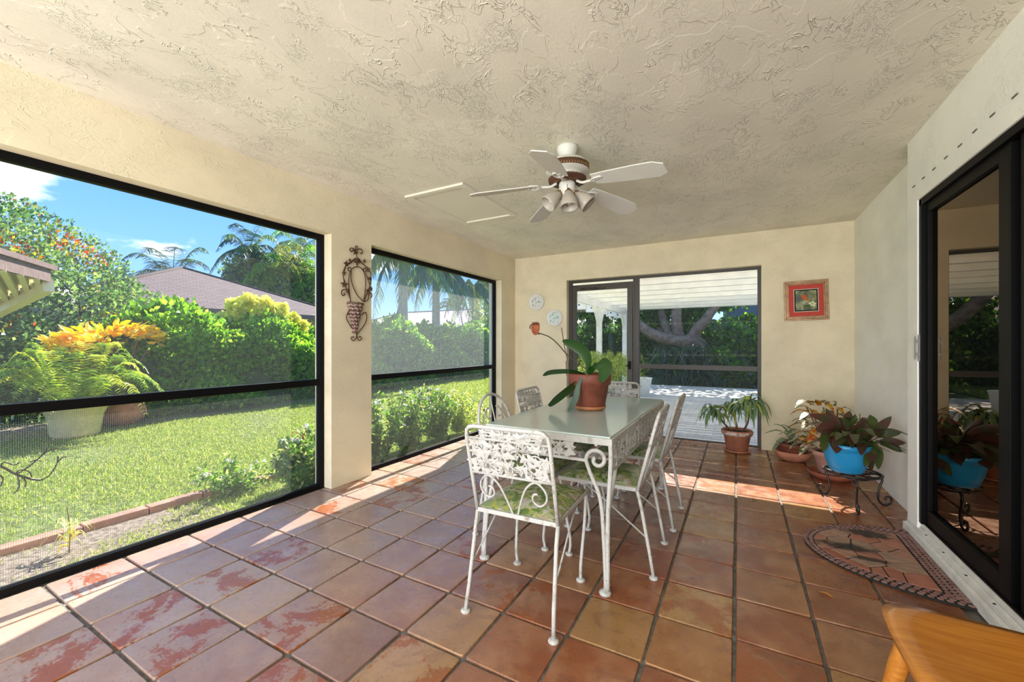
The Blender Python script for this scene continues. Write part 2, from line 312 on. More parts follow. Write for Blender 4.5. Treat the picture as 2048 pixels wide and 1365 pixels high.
    L(r.outputs[0], b.inputs['Base Color']); M['print'] = m
    # shingles
    def shingle(name, c1, c2, sx):
        m, nt, b, N, L = base(name); b.inputs['Roughness'].default_value = .9
        tc = N('ShaderNodeTexCoord'); mp = N('ShaderNodeMapping'); mp.inputs['Scale'].default_value = (1, 1, 1); L(tc.outputs['UV'], mp.inputs[0])
        br = N('ShaderNodeTexBrick'); br.inputs['Scale'].default_value = 1; br.inputs['Brick Width'].default_value = .35; br.inputs['Row Height'].default_value = .16; br.inputs['Mortar Size'].default_value = .018
        br.inputs['Color1'].default_value = c1; br.inputs['Color2'].default_value = c2; br.inputs['Mortar'].default_value = tuple(x * .45 for x in c1[:3]) + (1,); L(mp.outputs[0], br.inputs[0])
        L(br.outputs[0], b.inputs['Base Color']); return m
    M['shingle'] = shingle('roof_shingles', (.105, .072, .064, 1), (.145, .10, .09, 1), 1)
    M['shingle2'] = shingle('roof_shingles_pale', (.50, .40, .37, 1), (.58, .48, .44, 1), 1)
    # deck pavers
    m, nt, b, N, L = base('deck_pavers'); b.inputs['Roughness'].default_value = .7
    ge = N('ShaderNodeNewGeometry'); br = N('ShaderNodeTexBrick'); br.inputs['Scale'].default_value = 1; br.inputs['Brick Width'].default_value = .2; br.inputs['Row Height'].default_value = .1; br.inputs['Mortar Size'].default_value = .004
    br.inputs['Color1'].default_value = (.72, .71, .67, 1); br.inputs['Color2'].default_value = (.80, .79, .74, 1); br.inputs['Mortar'].default_value = (.45, .43, .40, 1); L(ge.outputs['Position'], br.inputs[0])
    no = N('ShaderNodeTexNoise'); no.inputs['Scale'].default_value = 1.3; no.inputs['Detail'].default_value = 6; L(ge.outputs['Position'], no.inputs[0])
    mx = N('ShaderNodeMixRGB'); mx.blend_type = 'MULTIPLY'; mx.inputs[0].default_value = .5; L(br.outputs[0], mx.inputs[1]); L(no.outputs[0], mx.inputs[2]); L(mx.outputs[0], b.inputs['Base Color']); M['deck'] = m
tilemats()
LG = lambda n, c, **k: M.setdefault(n, leafmat(n, c, **k))
LG('hedgeA', (.08, .21, .025, 1)); LG('hedgeB', (.16, .36, .045, 1), tr=.55); LG('hedgeC', (.30, .50, .07, 1), tr=.6)
LG('darkA', (.03, .08, .025, 1)); LG('darkB', (.07, .16, .045, 1)); LG('bluish', (.09, .15, .14, 1), tr=.2)
LG('bougA', (.11, .22, .07, 1)); LG('bougB', (.24, .36, .11, 1)); LG('bougO', (.55, .14, .03, 1)); LG('bougY', (.45, .38, .05, 1))
LG('yellow', (.85, .58, .03, 1), tr=.5, var=.3); LG('lime', (.55, .62, .10, 1), tr=.5); LG('limeY', (.80, .78, .22, 1), tr=.5)
LG('fern', (.20, .33, .045, 1), tr=.55); LG('palm', (.07, .14, .045, 1), tr=.4); LG('palmL', (.13, .22, .09, 1), tr=.45); LG('palmY', (.22, .26, .05, 1), tr=.45); LG('palmB', (.07, .12, .08, 1), tr=.35)
LG('grassA', (.27, .38, .075, 1), tr=.5); LG('grassB', (.46, .50, .16, 1), tr=.5); LG('grassC', (.16, .26, .05, 1), tr=.5)
LG('shrub', (.16, .33, .045, 1), tr=.5); LG('shrubD', (.08, .17, .04, 1), tr=.4); LG('petal', (.62, .50, .72, 1), tr=.4); LG('petalW', (.8, .78, .82, 1), tr=.4)
LG('orchid', (.02, .065, .012, 1), tr=.12, gloss=.3, var=.1); LG('orchidB', (.05, .10, .07, 1), tr=.1, gloss=.35, var=.1); LG('dracaena', (.16, .27, .12, 1), tr=.25, gloss=.4); LG('dracaenaY', (.42, .48, .09, 1), tr=.3)
LG('aglao', (.055, .070, .028, 1), tr=.25, gloss=.3, col2=(.09, .042, .03, 1), vs=14); LG('aglaoR', (.10, .035, .025, 1), tr=.3, gloss=.3, col2=(.06, .05, .02, 1), vs=14); LG('aglaoG', (.06, .085, .02, 1), tr=.3, gloss=.3)
LG('crotonY', (.70, .52, .05, 1), tr=.4, col2=(.62, .12, .04, 1), vs=25); LG('crotonW', (.75, .62, .48, 1), tr=.3, col2=(.10, .14, .03, 1), vs=30); LG('crotonD', (.05, .07, .015, 1), tr=.3, col2=(.6, .30, .03, 1), vs=22)
LG('silver', (.16, .26, .12, 1), tr=.2, col2=(.32, .42, .27, 1), vs=35); LG('varieg', (.50, .56, .20, 1), tr=.45)
LG('branch', (.05, .045, .02, 1), tr=.1)

# ---------------------------------------------------------------- mesh helpers
WL = {}
def wloc(o): return WL.get(o.name, Vector((0, 0, 0)))
def tag(o, label=None, cat=None, group=None, kind=None):
    if label: o['label'] = label
    if cat: o['category'] = cat
    if group: o['group'] = group
    if kind: o['kind'] = kind
    return o
def empty(name, loc=(0, 0, 0), label=None, cat=None, group=None, rz=0, kind=None):
    o = bpy.data.objects.new(name, None); COL.objects.link(o); o.empty_display_size = .1
    o.location = loc; o.rotation_euler.z = rz; WL[o.name] = Vector(loc)
    return tag(o, label, cat, group, kind)
def link(name, me, mats, parent=None, loc=None):
    for m in (mats if isinstance(mats, (list, tuple)) else [mats]): me.materials.append(M[m] if isinstance(m, str) else m)
    o = bpy.data.objects.new(name, me); COL.objects.link(o); o.parent = parent
    if loc is not None: o.location = loc
    return o
def rawmesh(name, V, F, mi=None, smooth=False):
    """V (n,3) array, F (m,k) array of equal-size faces"""
    me = bpy.data.meshes.new(name); V = np.asarray(V, dtype=np.float32); F = np.asarray(F, dtype=np.int32)
    me.vertices.add(len(V)); me.vertices.foreach_set('co', V.ravel())
    k = F.shape[1]; me.loops.add(F.size); me.loops.foreach_set('vertex_index', F.ravel())
    me.polygons.add(len(F)); me.polygons.foreach_set('loop_start', np.arange(0, F.size, k, dtype=np.int32))
    if mi is not None: me.polygons.foreach_set('material_index', np.asarray(mi, dtype=np.int32))
    if smooth: me.polygons.foreach_set('use_smooth', np.ones(len(F), dtype=bool))
    me.update(calc_edges=True); return me

class MB:
    def __init__(s): s.v = []; s.f = []; s.m = []; s.sm = []; s.uv = None
    def add(s, vs, fs, mi=0, smooth=False):
        o = len(s.v); s.v += [tuple(v) for v in vs]
        for f in fs: s.f.append([i + o for i in f]); s.m.append(mi); s.sm.append(smooth)
        return s
    def box(s, a, b, mi=0):
        (x0, y0, z0), (x1, y1, z1) = a, b
        x0, x1 = min(x0, x1), max(x0, x1); y0, y1 = min(y0, y1), max(y0, y1); z0, z1 = min(z0, z1), max(z0, z1)
        v = [(x0, y0, z0), (x1, y0, z0), (x1, y1, z0), (x0, y1, z0), (x0, y0, z1), (x1, y0, z1), (x1, y1, z1), (x0, y1, z1)]
        return s.add(v, [(0, 3, 2, 1), (4, 5, 6, 7), (0, 1, 5, 4), (1, 2, 6, 5), (2, 3, 7, 6), (3, 0, 4, 7)], mi)
    def bar(s, p, q, w, h, mi=0, up=(0, 0, 1)):
        p, q = Vector(p), Vector(q); d = (q - p).normalized(); u = Vector(up)
        if abs(d.dot(u)) > .98: u = Vector((0, 1, 0))
        a = d.cross(u).normalized() * w / 2; b = a.cross(d).normalized() * h / 2
        v = [p - a - b, p + a - b, p + a + b, p - a + b, q - a - b, q + a - b, q + a + b, q - a + b]
        return s.add(v, [(0, 1, 2, 3), (7, 6, 5, 4), (0, 4, 5, 1), (1, 5, 6, 2), (2, 6, 7, 3), (3, 7, 4, 0)], mi)
    def tube(s, pts, r, n=6, mi=0, smooth=True, closed=False):
        pts = [Vector(p) for p in pts]; N = len(pts); R = r if isinstance(r, (list, tuple)) else [r] * N
        up = None; rings = []
        for i, p in enumerate(pts):
            if closed: t = pts[(i + 1) % N] - pts[i - 1]
            else: t = pts[min(i + 1, N - 1)] - pts[max(i - 1, 0)]
            if t.length < 1e-9: t = Vector((0, 0, 1))
            t.normalize()
            if up is None: up = Vector((0, 0, 1)) if abs(t.z) < .9 else Vector((1, 0, 0))
            a = t.cross(up)
            if a.length < 1e-4: a = t.orthogonal()
            a.normalize(); b = t.cross(a).normalized(); up = -b if False else a.cross(t)
            rings.append([p + (a * math.cos(2 * PI * k / n) + b * math.sin(2 * PI * k / n)) * R[i] for k in range(n)])
        v = [x for rg in rings for x in rg]; f = []
        for i in range(N if closed else N - 1):
            j = (i + 1) % N
            for k in range(n): f.append((i * n + k, i * n + (k + 1) % n, j * n + (k + 1) % n, j * n + k))
        if not closed: f.append(tuple(range(n))[::-1]); f.append(tuple((N - 1) * n + k for k in range(n)))
        return s.add(v, f, mi, smooth)
    def lathe(s, prof, c=(0, 0, 0), n=32, mi=0, smooth=True, sx=1, sy=1, axis=None):
        """prof = [(r,z)...] around z through c; axis: Matrix to rotate"""
        c = Vector(c); v = []; f = []
        for r, z in prof:
            for k in range(n):
                p = Vector((r * math.cos(2 * PI * k / n) * sx, r * math.sin(2 * PI * k / n) * sy, z))
                v.append((axis @ p if axis else p) + c)
        for i in range(len(prof) - 1):
            for k in range(n): f.append((i * n + k, i * n + (k + 1) % n, (i + 1) * n + (k + 1) % n, (i + 1) * n + k))
        return s.add(v, f, mi, smooth)
    def prism(s, poly, z0, z1, mi=0, fr=None):
        """poly 2D ccw list extruded z0..z1; fr maps (x,y,z)->world"""
        n = len(poly); g = fr or (lambda x, y, z: (x, y, z))
        v = [g(x, y, z0) for x, y in poly] + [g(x, y, z1) for x, y in poly]
        f = [tuple(range(n))[::-1], tuple(range(n, 2 * n))] + [(i, (i + 1) % n, n + (i + 1) % n, n + i) for i in range(n)]
        return s.add(v, f, mi)
    def build(s, name, mats, parent=None, world=True, loc=None, bevel=0):
        off = Vector((0, 0, 0))
        if world and parent is not None: off = wloc(parent)
        me = bpy.data.meshes.new(name)
        me.from_pydata([(x - off[0], y - off[1], z - off[2]) for x, y, z in s.v], [], s.f)
        me.polygons.foreach_set('material_index', s.m); me.polygons.foreach_set('use_smooth', s.sm); me.update()
        o = link(name, me, mats, parent, loc)
        if world and parent is not None: WL[o.name] = off
        if bevel:
            b = o.modifiers.new('bevel', 'BEVEL'); b.width = bevel; b.segments = 2; b.limit_method = 'ANGLE'
        return o
def copy_tree(o, parent=None):
    c = o.copy(); COL.objects.link(c)
    if parent: c.parent = parent
    for k in ('label', 'group'):
        pass
    for ch in list(o.children): copy_tree(ch, c)
    return c
def spiral(c, r0, r1, a0, a1, n, u, v):
    """points of a spiral in the plane (u,v)"""
    c = Vector(c); u = Vector(u); v = Vector(v)
    return [c + u * (r0 + (r1 - r0) * t) * math.cos(a0 + (a1 - a0) * t) + v * (r0 + (r1 - r0) * t) * math.sin(a0 + (a1 - a0) * t) for t in [i / (n - 1) for i in range(n)]]
def bez(*P, n=10):
    P = [Vector(p) for p in P]; out = []
    for i in range(n + 1):
        t = i / n; q = P[:]
        while len(q) > 1: q = [q[j].lerp(q[j + 1], t) for j in range(len(q) - 1)]
        out.append(q[0])
    return out
def cat(pts, n=6):
    """catmull-rom through points"""
    P = [Vector(p) for p in pts]; P = [P[0] * 2 - P[1]] + P + [P[-1] * 2 - P[-2]]; out = []
    for i in range(1, len(P) - 2):
        for k in range(n):
            t = k / n; a, b, c, d = P[i - 1], P[i], P[i + 1], P[i + 2]
            out.append(.5 * ((2 * b) + (c - a) * t + (2 * a - 5 * b + 4 * c - d) * t * t + (3 * b - a - 3 * c + d) * t ** 3))
    out.append(P[-2]); return out

# a leaf blade along a 3D path: width profile, midrib fold
def blade(mb, path, width, prof='oval', side=None, fold=.25, mi=0):
    pts = [Vector(p) for p in path]; n = len(pts); v = []; f = []
    for i, p in enumerate(pts):
        t = i / (n - 1); tan = (pts[min(i + 1, n - 1)] - pts[max(i - 1, 0)]).normalized()
        sd = Vector(side) if side is not None else tan.cross(Vector((0, 0, 1)))
        sd = sd - tan * sd.dot(tan)
        if sd.length < 1e-3: sd = tan.orthogonal()
        sd.normalize(); nrm = sd.cross(tan)
        if prof == 'oval': w = math.sin(PI * min(1, t * .93 + .07)) ** .75
        elif prof == 'strap': w = min(1, .32 + t * 1.7) * (1 if t < .6 else math.sqrt(max(0, 1 - ((t - .6) / .4) ** 1.7)))
        else: w = min(1, .4 + t * 3) * (1 - t) ** .6
        w = max(w, .02) * width / 2
        v += [p + sd * w + nrm * w * fold, p, p - sd * w + nrm * w * fold]
    for i in range(n - 1):
        a = i * 3; f += [(a, a + 1, a + 4, a + 3), (a + 1, a + 2, a + 5, a + 4)]
    return mb.add(v, f, mi, True)

# many small leaves in one mesh (numpy)
T_OVAL = (np.array([(0, 0, 0), (.35, .5, .06), (.35, 0, -.02), (.35, -.5, .06), (.75, .38, .02), (.75, 0, -.05), (.75, -.38, .02), (1, 0, -.12)], float),
          np.array([(0, 2, 1), (0, 3, 2), (1, 2, 5), (1, 5, 4), (2, 3, 6), (2, 6, 5), (4, 5, 7), (5, 6, 7)]))
T_DIA = (np.array([(0, 0, 0), (.5, .5, .08), (1, 0, 0), (.5, -.5, .08)], float), np.array([(0, 2, 1), (0, 3, 2)]))
T_BLADE = (np.array([(0, .5, 0), (0, -.5, 0), (.55, .35, .10), (.55, -.35, .10), (1, 0, .32)], float), np.array([(0, 1, 3), (0, 3, 2), (2, 3, 4)]))
def leaves(name, P, D, L, wr, mats, parent=None, tpl=T_OVAL, probs=None, spin=True, mi=None, kind='stuff', loc=None):
    P = np.asarray(P, float); D = np.asarray(D, float); n = len(P); D /= np.linalg.norm(D, axis=1, keepdims=True) + 1e-9
    L = np.broadcast_to(np.asarray(L, float), (n,))
    R = RNG.normal(size=(n, 3)) if spin else np.tile((0, 0, 1.), (n, 1)) + RNG.normal(size=(n, 3)) * .25
    A = np.cross(D, R); A /= np.linalg.norm(A, axis=1, keepdims=True) + 1e-9; B = np.cross(A, D)
    t, f = tpl
    V = P[:, None] + L[:, None, None] * (t[None, :, 0:1] * D[:, None] + wr * t[None, :, 1:2] * A[:, None] + t[None, :, 2:3] * B[:, None])
    F = (f[None] + (np.arange(n) * len(t))[:, None, None]).reshape(-1, 3)
    if mi is None: mi = RNG.choice(len(mats), n, p=probs)
    off = np.array(wloc(parent)) if parent is not None else np.zeros(3)
    me = rawmesh(name, V.reshape(-1, 3) - off, F, np.repeat(mi, len(f)))
    o = link(name, me, mats, parent)
    if kind: o['kind'] = kind
    return o
def sph(n): v = RNG.normal(size=(n, 3)); return v / np.linalg.norm(v, axis=1, keepdims=True)

# ================================================================ STRUCTURE
XL, XR, XN, YB, ZC = -2.96, 1.07, .965, 5.48, 2.5
def st(mb, name, mats, parent=None, **k): o = mb.build(name, mats, parent, **k); (parent is None) and tag(o, kind='structure'); return o
# floor slab (grout) and tiles
fl = empty('floor', (0, 0, 0), kind='structure')
MB().box((-3.16, -3, -.14), (1.2, 5.64, -.010)).build('grout_bed', 'grout', fl)
PX, PY, OX, OY = .303, .3095, -.012, .045
tg = []
for v in range(4):
    mb = MB(); w, h = (PX - .013) / 2, (PY - .011) / 2
    if v: w += random.uniform(-.002, .0015); h += random.uniform(-.002, .0015)
    def ringp(s, z, j=0): # rounded corner outline
        out = []
        for cx, cy, a in ((1, 1, 0), (-1, 1, 90), (-1, -1, 180), (1, -1, 270)):
            for q in (10, 45, 80):
                r = .012; out.append(((cx * (w - r)) * s + r * math.cos(math.radians(a + q)) * s, (cy * (h - r)) * s + r * math.sin(math.radians(a + q)) * s, z))
        return out
    n = 12; v3 = ringp(1, -.012) + ringp(1.0, -.003) + ringp(.989, -.0003) + ringp(.975, .0004); fs = []
    for k in range(3):
        for i in range(n): fs.append((k * n + i, k * n + (i + 1) % n, (k + 1) * n + (i + 1) % n, (k + 1) * n + i))
    mb.add(v3, fs, 0, True); mb.f.append([36 + i for i in range(12)]); mb.m.append(0); mb.sm.append(False)
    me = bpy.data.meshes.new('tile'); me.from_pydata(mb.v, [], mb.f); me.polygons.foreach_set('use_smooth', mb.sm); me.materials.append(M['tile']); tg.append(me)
for i in range(-11, 4):
    for j in range(-1, 18):
        cx, cy = OX + PX * (i + .5), OY + PY * (j + .5)
        if cy > 5.62 or cx < -3.12 or cx > 1.14: continue
        if cx > .97 and cy < 3.3: continue
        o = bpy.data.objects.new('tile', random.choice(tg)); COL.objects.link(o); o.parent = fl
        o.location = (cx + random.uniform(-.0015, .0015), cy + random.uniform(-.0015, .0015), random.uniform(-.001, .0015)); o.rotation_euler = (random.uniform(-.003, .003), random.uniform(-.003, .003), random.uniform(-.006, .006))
mb = MB()   # the rest of the floor behind the camera
for i in range(-11, 4):
    for j in range(-10, -1):
        cx, cy = OX + PX * (i + .5), OY + PY * (j + .5); mb.box((cx - PX / 2 + .006, cy - PY / 2 + .006, -.012), (cx + PX / 2 - .006, cy + PY / 2 - .006, 0))
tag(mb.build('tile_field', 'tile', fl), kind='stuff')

st(MB().box((-3.17, -3.0, ZC), (1.3, 5.65, ZC + .12)), 'ceiling', 'ceil')
# left wall with two openings
w = MB(); XO = -3.17; ZH = 2.125
w.box((XO, -3, ZH), (XL, YB + .18, ZC)).box((XO, 2.265, 0), (XL, 2.69, ZH)).box((XO, 5.07, 0), (XL, YB + .18, ZH)).box((XO, -3, 0), (XL, -1.9, ZH))
st(w, 'wall_left', 'wall')
w = MB(); w.box((XL, YB, 2.115), (XR, YB + .17, ZC)).box((XL, YB, 0), (-2.13, YB + .17, 2.115)).box((.24, YB, 0), (XR + .2, YB + .17, 2.115))
st(w, 'wall_back', 'wall')
wr = MB(); wr.box((XR, 3.4, 0), (1.25, YB, ZC)); wr.box((XN, 3.40, 0), (1.25, 3.56, ZC)); wr.box((XN, -3, 2.085), (1.25, 3.40, ZC)); wr.box((XN, -3, 0), (1.25, -.9, 2.085))
wro = st(wr, 'wall_right', 'wallR')
for px, py in ((2030, 192), (1985, 230), (1950, 262), (1920, 291), (1892, 315), (1868, 338), (1847, 356), (1828, 373)):
    p = atx(px, py, XN - .001); MB().box((XN - .003, p.y - .02, p.z - .0035), (XN + .004, p.y + .02, p.z + .0035)).build('plaster_slot', 'slot', wro)
# rear of the porch: open bay with header and side piers
w = MB(); w.box((XO, -3.15, 2.3), (1.25, -3, ZC)).box((XO, -3.15, 0), (-2.9, -3, 2.3)).box((.9, -3.15, 0), (1.25, -3, 2.3)); st(w, 'wall_rear', 'wall')
# roof slab and eave above
st(MB().box((-3.22, -3.4, 2.62), (8, 5.95, 2.72)), 'roof', 'roofbrown')
# ---- screened windows of the left wall
def screen_window(name, y0, y1, ztop, xf=-3.07, sm='screen'):
    r = empty(name, (xf, (y0 + y1) / 2, 0), kind='structure'); t = .042
    f = MB(); f.box((xf - .03, y0, 0), (xf + .02, y0 + t, ztop)).box((xf - .03, y1 - t, 0), (xf + .02, y1, ztop)).box((xf - .029, y0 + t, ztop - .045), (xf + .019, y1 - t, ztop)).box((xf - .029, y0 + t, 0), (xf + .019, y1 - t, .038))
    f.build('window_frame', 'black', r, bevel=.002)
    MB().box((xf - .025, y0 + t, .862), (xf + .02, y1 - t, .914)).build('mid_rail', 'black', r, bevel=.002)
    s = MB(); s.add([(xf - .01, y0 + t, .914), (xf - .01, y1 - t, .914), (xf - .01, y1 - t, ztop - .045), (xf - .01, y0 + t, ztop - .045)], [(0, 1, 2, 3)]); s.build('insect_screen', sm, r)
    s = MB(); s.add([(xf - .01, y0 + t, .038), (xf - .01, y1 - t, .038), (xf - .01, y1 - t, .862), (xf - .01, y0 + t, .862)], [(0, 1, 2, 3)]); s.build('insect_screen', 'petscreen', r)
screen_window('window_1', -1.9, 2.265, ZH); screen_window('window_2', 2.69, 5.07, ZH, sm='screen2')
# ---- back opening: screen door and fixed panel, y = 5.6
yf = 5.6; r = empty('window_3', (-.45, yf, 0), kind='structure')
f = MB(); f.box((-1.2, yf - .02, 0), (-1.145, yf + .03, 2.115)).box((.205, yf - .02, 0), (.24, yf + .03, 2.115)).box((-1.145, yf - .02, 2.085), (.205, yf + .03, 2.115)).box((-1.145, yf - .015, 0), (.205, yf + .03, .012)); f.build('window_frame', 'bronze', r, bevel=.002)
MB().box((-1.145, yf - .02, .885), (.205, yf + .02, .945)).build('mid_rail', 'bronze', r, bevel=.002)
s = MB(); s.add([(-1.145, yf, .01), (.205, yf, .01), (.205, yf, 2.085), (-1.145, yf, 2.085)], [(0, 1, 2, 3)]); s.build('insect_screen', 'screen', r)
r = empty('door_1', (-1.65, yf, 0), kind='structure')
f = MB(); f.box((-2.13, yf - .02, 0), (-2.085, yf + .03, 2.115)).box((-2.085, yf - .02, 2.085), (-1.225, yf + .03, 2.115)).box((-1.225, yf - .015, 0), (-1.201, yf + .03, 2.115)); f.build('door_frame', 'bronze', r, bevel=.002)
f = MB(); f.box((-2.08, yf - .02, .02), (-2.015, yf + .01, 2.05)).box((-1.30, yf - .02, .02), (-1.23, yf + .01, 2.05)).box((-2.015, yf - .02, 1.965), (-1.30, yf + .01, 2.05)).box((-2.015, yf - .02, .02), (-1.30, yf + .01, .16)); f.build('door_leaf', 'bronze', r, bevel=.002)
MB().box((-2.015, yf - .018, .63), (-1.30, yf + .008, .668)).build('mid_rail', 'bronze', r)
s = MB(); s.add([(-2.015, yf - .005, .16), (-1.30, yf - .005, .16), (-1.30, yf - .005, 1.965), (-2.015, yf - .005, 1.965)], [(0, 1, 2, 3)]); s.build('insect_screen', 'screen', r)
f = MB(); f.tube([(-1.95, yf - .045, 1.985), (-1.72, yf - .045, 1.985)], .012, 8).tube([(-1.72, yf - .045, 1.985), (-1.62, yf - .035, 1.985)], .005, 6).box((-1.64, yf - .05, 1.975), (-1.61, yf - .02, 1.995)); f.build('door_closer', 'bronze', r)
f = MB(); f.box((-1.285, yf - .035, .87), (-1.25, yf - .02, .98)).tube([(-1.268, yf - .03, .92), (-1.268, yf - .065, .92), (-1.31, yf - .07, .92)], .007, 6); f.build('door_handle', 'black', r)
# ---- sliding glass door in the right wall
r = empty('door_2', (1.02, 1.3, 0), kind='structure'); xd = .985
f = MB(); f.box((xd - .012, 3.365, .115), (xd + .09, 3.40, 2.085)).box((xd - .012, -.9, 2.045), (xd + .09, 3.40, 2.085)).box((xd + .02, 3.34, .115), (xd + .09, 3.37, 2.05)).box((xd + .0, -.9, .115), (xd + .09, 3.37, .125)); f.build('door_frame', 'black', r, bevel=.002)
f = MB(); xg = 1.01
f.box((xg - .018, 3.322, .125), (xg + .018, 3.352, 2.045)).box((xg - .018, 2.49, .125), (xg + .018, 2.575, 2.045)).box((xg - .018, 2.575, .125), (xg + .018, 3.322, .215)).box((xg - .018, 2.575, 1.99), (xg + .018, 3.322, 2.045)); f.build('door_leaf', 'black', r, bevel=.002)
f = MB(); f.box((xg + .022, 2.42, .125), (xg + .05, 2.53, 2.045)).box((xg + .022, -.9, .125), (xg + .05, 2.5, .19)).box((xg + .022, -.9, 1.99), (xg + .05, 2.5, 2.045)).box((xg + .022, 1.2, .125), (xg + .05, 1.32, 2.045)).box((xg - .016, 2.30, .125), (xg + .016, 2.42, 2.045)); f.build('door_leaf', 'black', r, bevel=.002)
MB().box((xg, 2.575, .215), (xg + .004, 3.322, 1.99)).build('glass_pane', 'glass', r)
MB().box((xg + .036, -.9, .19), (xg + .04, 2.42, 1.99)).build('glass_pane', 'glass', r)
f = MB(); f.box((xd - .020, 3.380, 1.10), (xd - .012, 3.390, 1.26)).box((xd - .032, 3.382, 1.13), (xd - .020, 3.388, 1.15)).box((xd - .032, 3.382, 1.21), (xd - .020, 3.388, 1.23)).box((xd - .037, 3.382, 1.11), (xd - .031, 3.388, 1.25)); f.build('door_handle', 'chrome', r)
f = MB(); f.box((xg + .018, 2.60, .2), (xg + .35, 2.605, 2.0))
for k in range(9): f.tube([(1.10 + k * .006, 2.62 + k * .03, .16), (1.10 + k * .006, 2.62 + k * .03, 2.02)], .018, 6)
f.build('curtain', 'curtain', r)
# white stepped sill
f = MB(); f.box((.945, -.9, 0), (1.12, 3.575, .052)).box((.962, -.9, .05), (1.12, 3.56, .082)).box((.980, -.9, .08), (1.12, 3.40, .116)).box((.957, -.9, .052), (.960, 3.57, .06)).box((.975, -.9, .082), (.978, 3.555, .09))
so_ = st(f, 'trim_1', 'sill', bevel=.004)
for py in (2.3, 2.55, 2.8, 3.05, 3.28, 3.44): MB().lathe([(0, .0835), (.006, .0835), (.006, .081)], (.970, py, 0), 8).build('screw', 'black', so_)
# dim room behind the glass
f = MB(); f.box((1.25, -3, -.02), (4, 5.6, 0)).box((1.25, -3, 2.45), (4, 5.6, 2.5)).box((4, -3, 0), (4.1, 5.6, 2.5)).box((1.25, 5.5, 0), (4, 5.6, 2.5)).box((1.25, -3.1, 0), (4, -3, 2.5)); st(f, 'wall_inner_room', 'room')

# attic hatch
r = empty('attic_hatch', (-2.24, 3.14, ZC), 'white plaster access hatch with flat painted border set in the textured ceiling', 'hatch')
x0, x1, y0, y1 = -2.545, -1.925, 2.68, 3.60
f = MB(); z1 = ZC; z0 = ZC - .018
for a, b in (((x0, y0), (x1, y0 + .05)), ((x0, y1 - .05), (x1, y1)), ((x0, y0 + .05), (x0 + .05, y1 - .05)), ((x1 - .05, y0 + .05), (x1, y1 - .05))): f.box((a[0], a[1], z0), (b[0], b[1], z1))
M['hatch'] = mat('hatch_cream', (.82, .775, .65, 1), .7); f.build('hatch_frame', 'hatch', r, bevel=.003); MB().box((x0 + .055, y0 + .055, ZC - .006), (x1 - .055, y1 - .055, ZC)).build('hatch_panel', 'hatch', r)

# ================================================================ CEILING FAN
FC = Vector((-.98, 2.535, 0)); r = empty('ceiling_fan', (FC.x, FC.y, ZC), 'white five-blade ceiling fan with three frosted bell lights hanging from the plaster ceiling', 'fan')
MB().lathe([(0, 2.5), (.066, 2.5), (.070, 2.488), (.060, 2.455), (.042, 2.425), (.036, 2.42), (0, 2.42)], FC, 28).build('canopy', 'fan', r)
MB().lathe([(.013, 2.43), (.013, 2.39)], FC, 12).build('downrod', 'brass', r)
MB().lathe([(.03, 2.415), (.09, 2.41), (.125, 2.395), (.142, 2.372)], FC, 40).lathe([(.142, 2.335), (.138, 2.33), (.10, 2.318), (.085, 2.30), (.125, 2.285)], FC, 40).build('motor_housing', 'fan', r)
mb = MB().lathe([(.136, 2.375), (.136, 2.333)], FC, 40); mb.build('vent_band', 'dkhole', r)
mb = MB()
for k in range(52):
    a = 2 * PI * k / 52
    for s in (1, -1):
        pts = [(FC.x + .1405 * math.cos(a + s * t * .06), FC.y + .1405 * math.sin(a + s * t * .06), 2.334 + .04 * (t)) for t in (0, .5, 1)]
        mb.tube(pts, .0018, 4)
mb.build('vent_lattice', 'brass', r)
MB().lathe([(.125, 2.287), (.122, 2.27), (.06, 2.262)], FC, 32).build('flywheel_cover', 'dkhole', r)
mb = MB()
for k in range(28):
    a = 2 * PI * k / 28; mb.bar((FC.x + .122 * math.cos(a), FC.y + .122 * math.sin(a), 2.290), (FC.x + .075 * math.cos(a + .12), FC.y + .075 * math.sin(a + .12), 2.262), .006, .004)
mb.build('vent_grille', 'brass', r)
MB().lathe([(0, 2.27), (.05, 2.27), (.055, 2.25), (.052, 2.205), (.046, 2.19), (.03, 2.165), (.034, 2.155), (.02, 2.13), (0, 2.125)], FC, 28).build('light_fitter', 'fan', r)
mb = MB(); 
for k in range(18):
    a = 2 * PI * k / 18; mb.lathe([(0, .006), (.006, .003), (.006, -.003), (0, -.006)], (FC.x + .04 * math.cos(a), FC.y + .04 * math.sin(a), 2.158), 6)
mb.build('fitter_ornament', 'brass', r)
MB().tube([FC + Vector((.02, -.05, 2.235)), FC + Vector((.02, -.055, 2.12)), FC + Vector((.02, -.055, 2.085))], .0015, 4).lathe([(0, .006), (.004, 0), (0, -.006)], FC + Vector((.02, -.055, 2.13)), 6).build('pull_chain', 'irond', r)
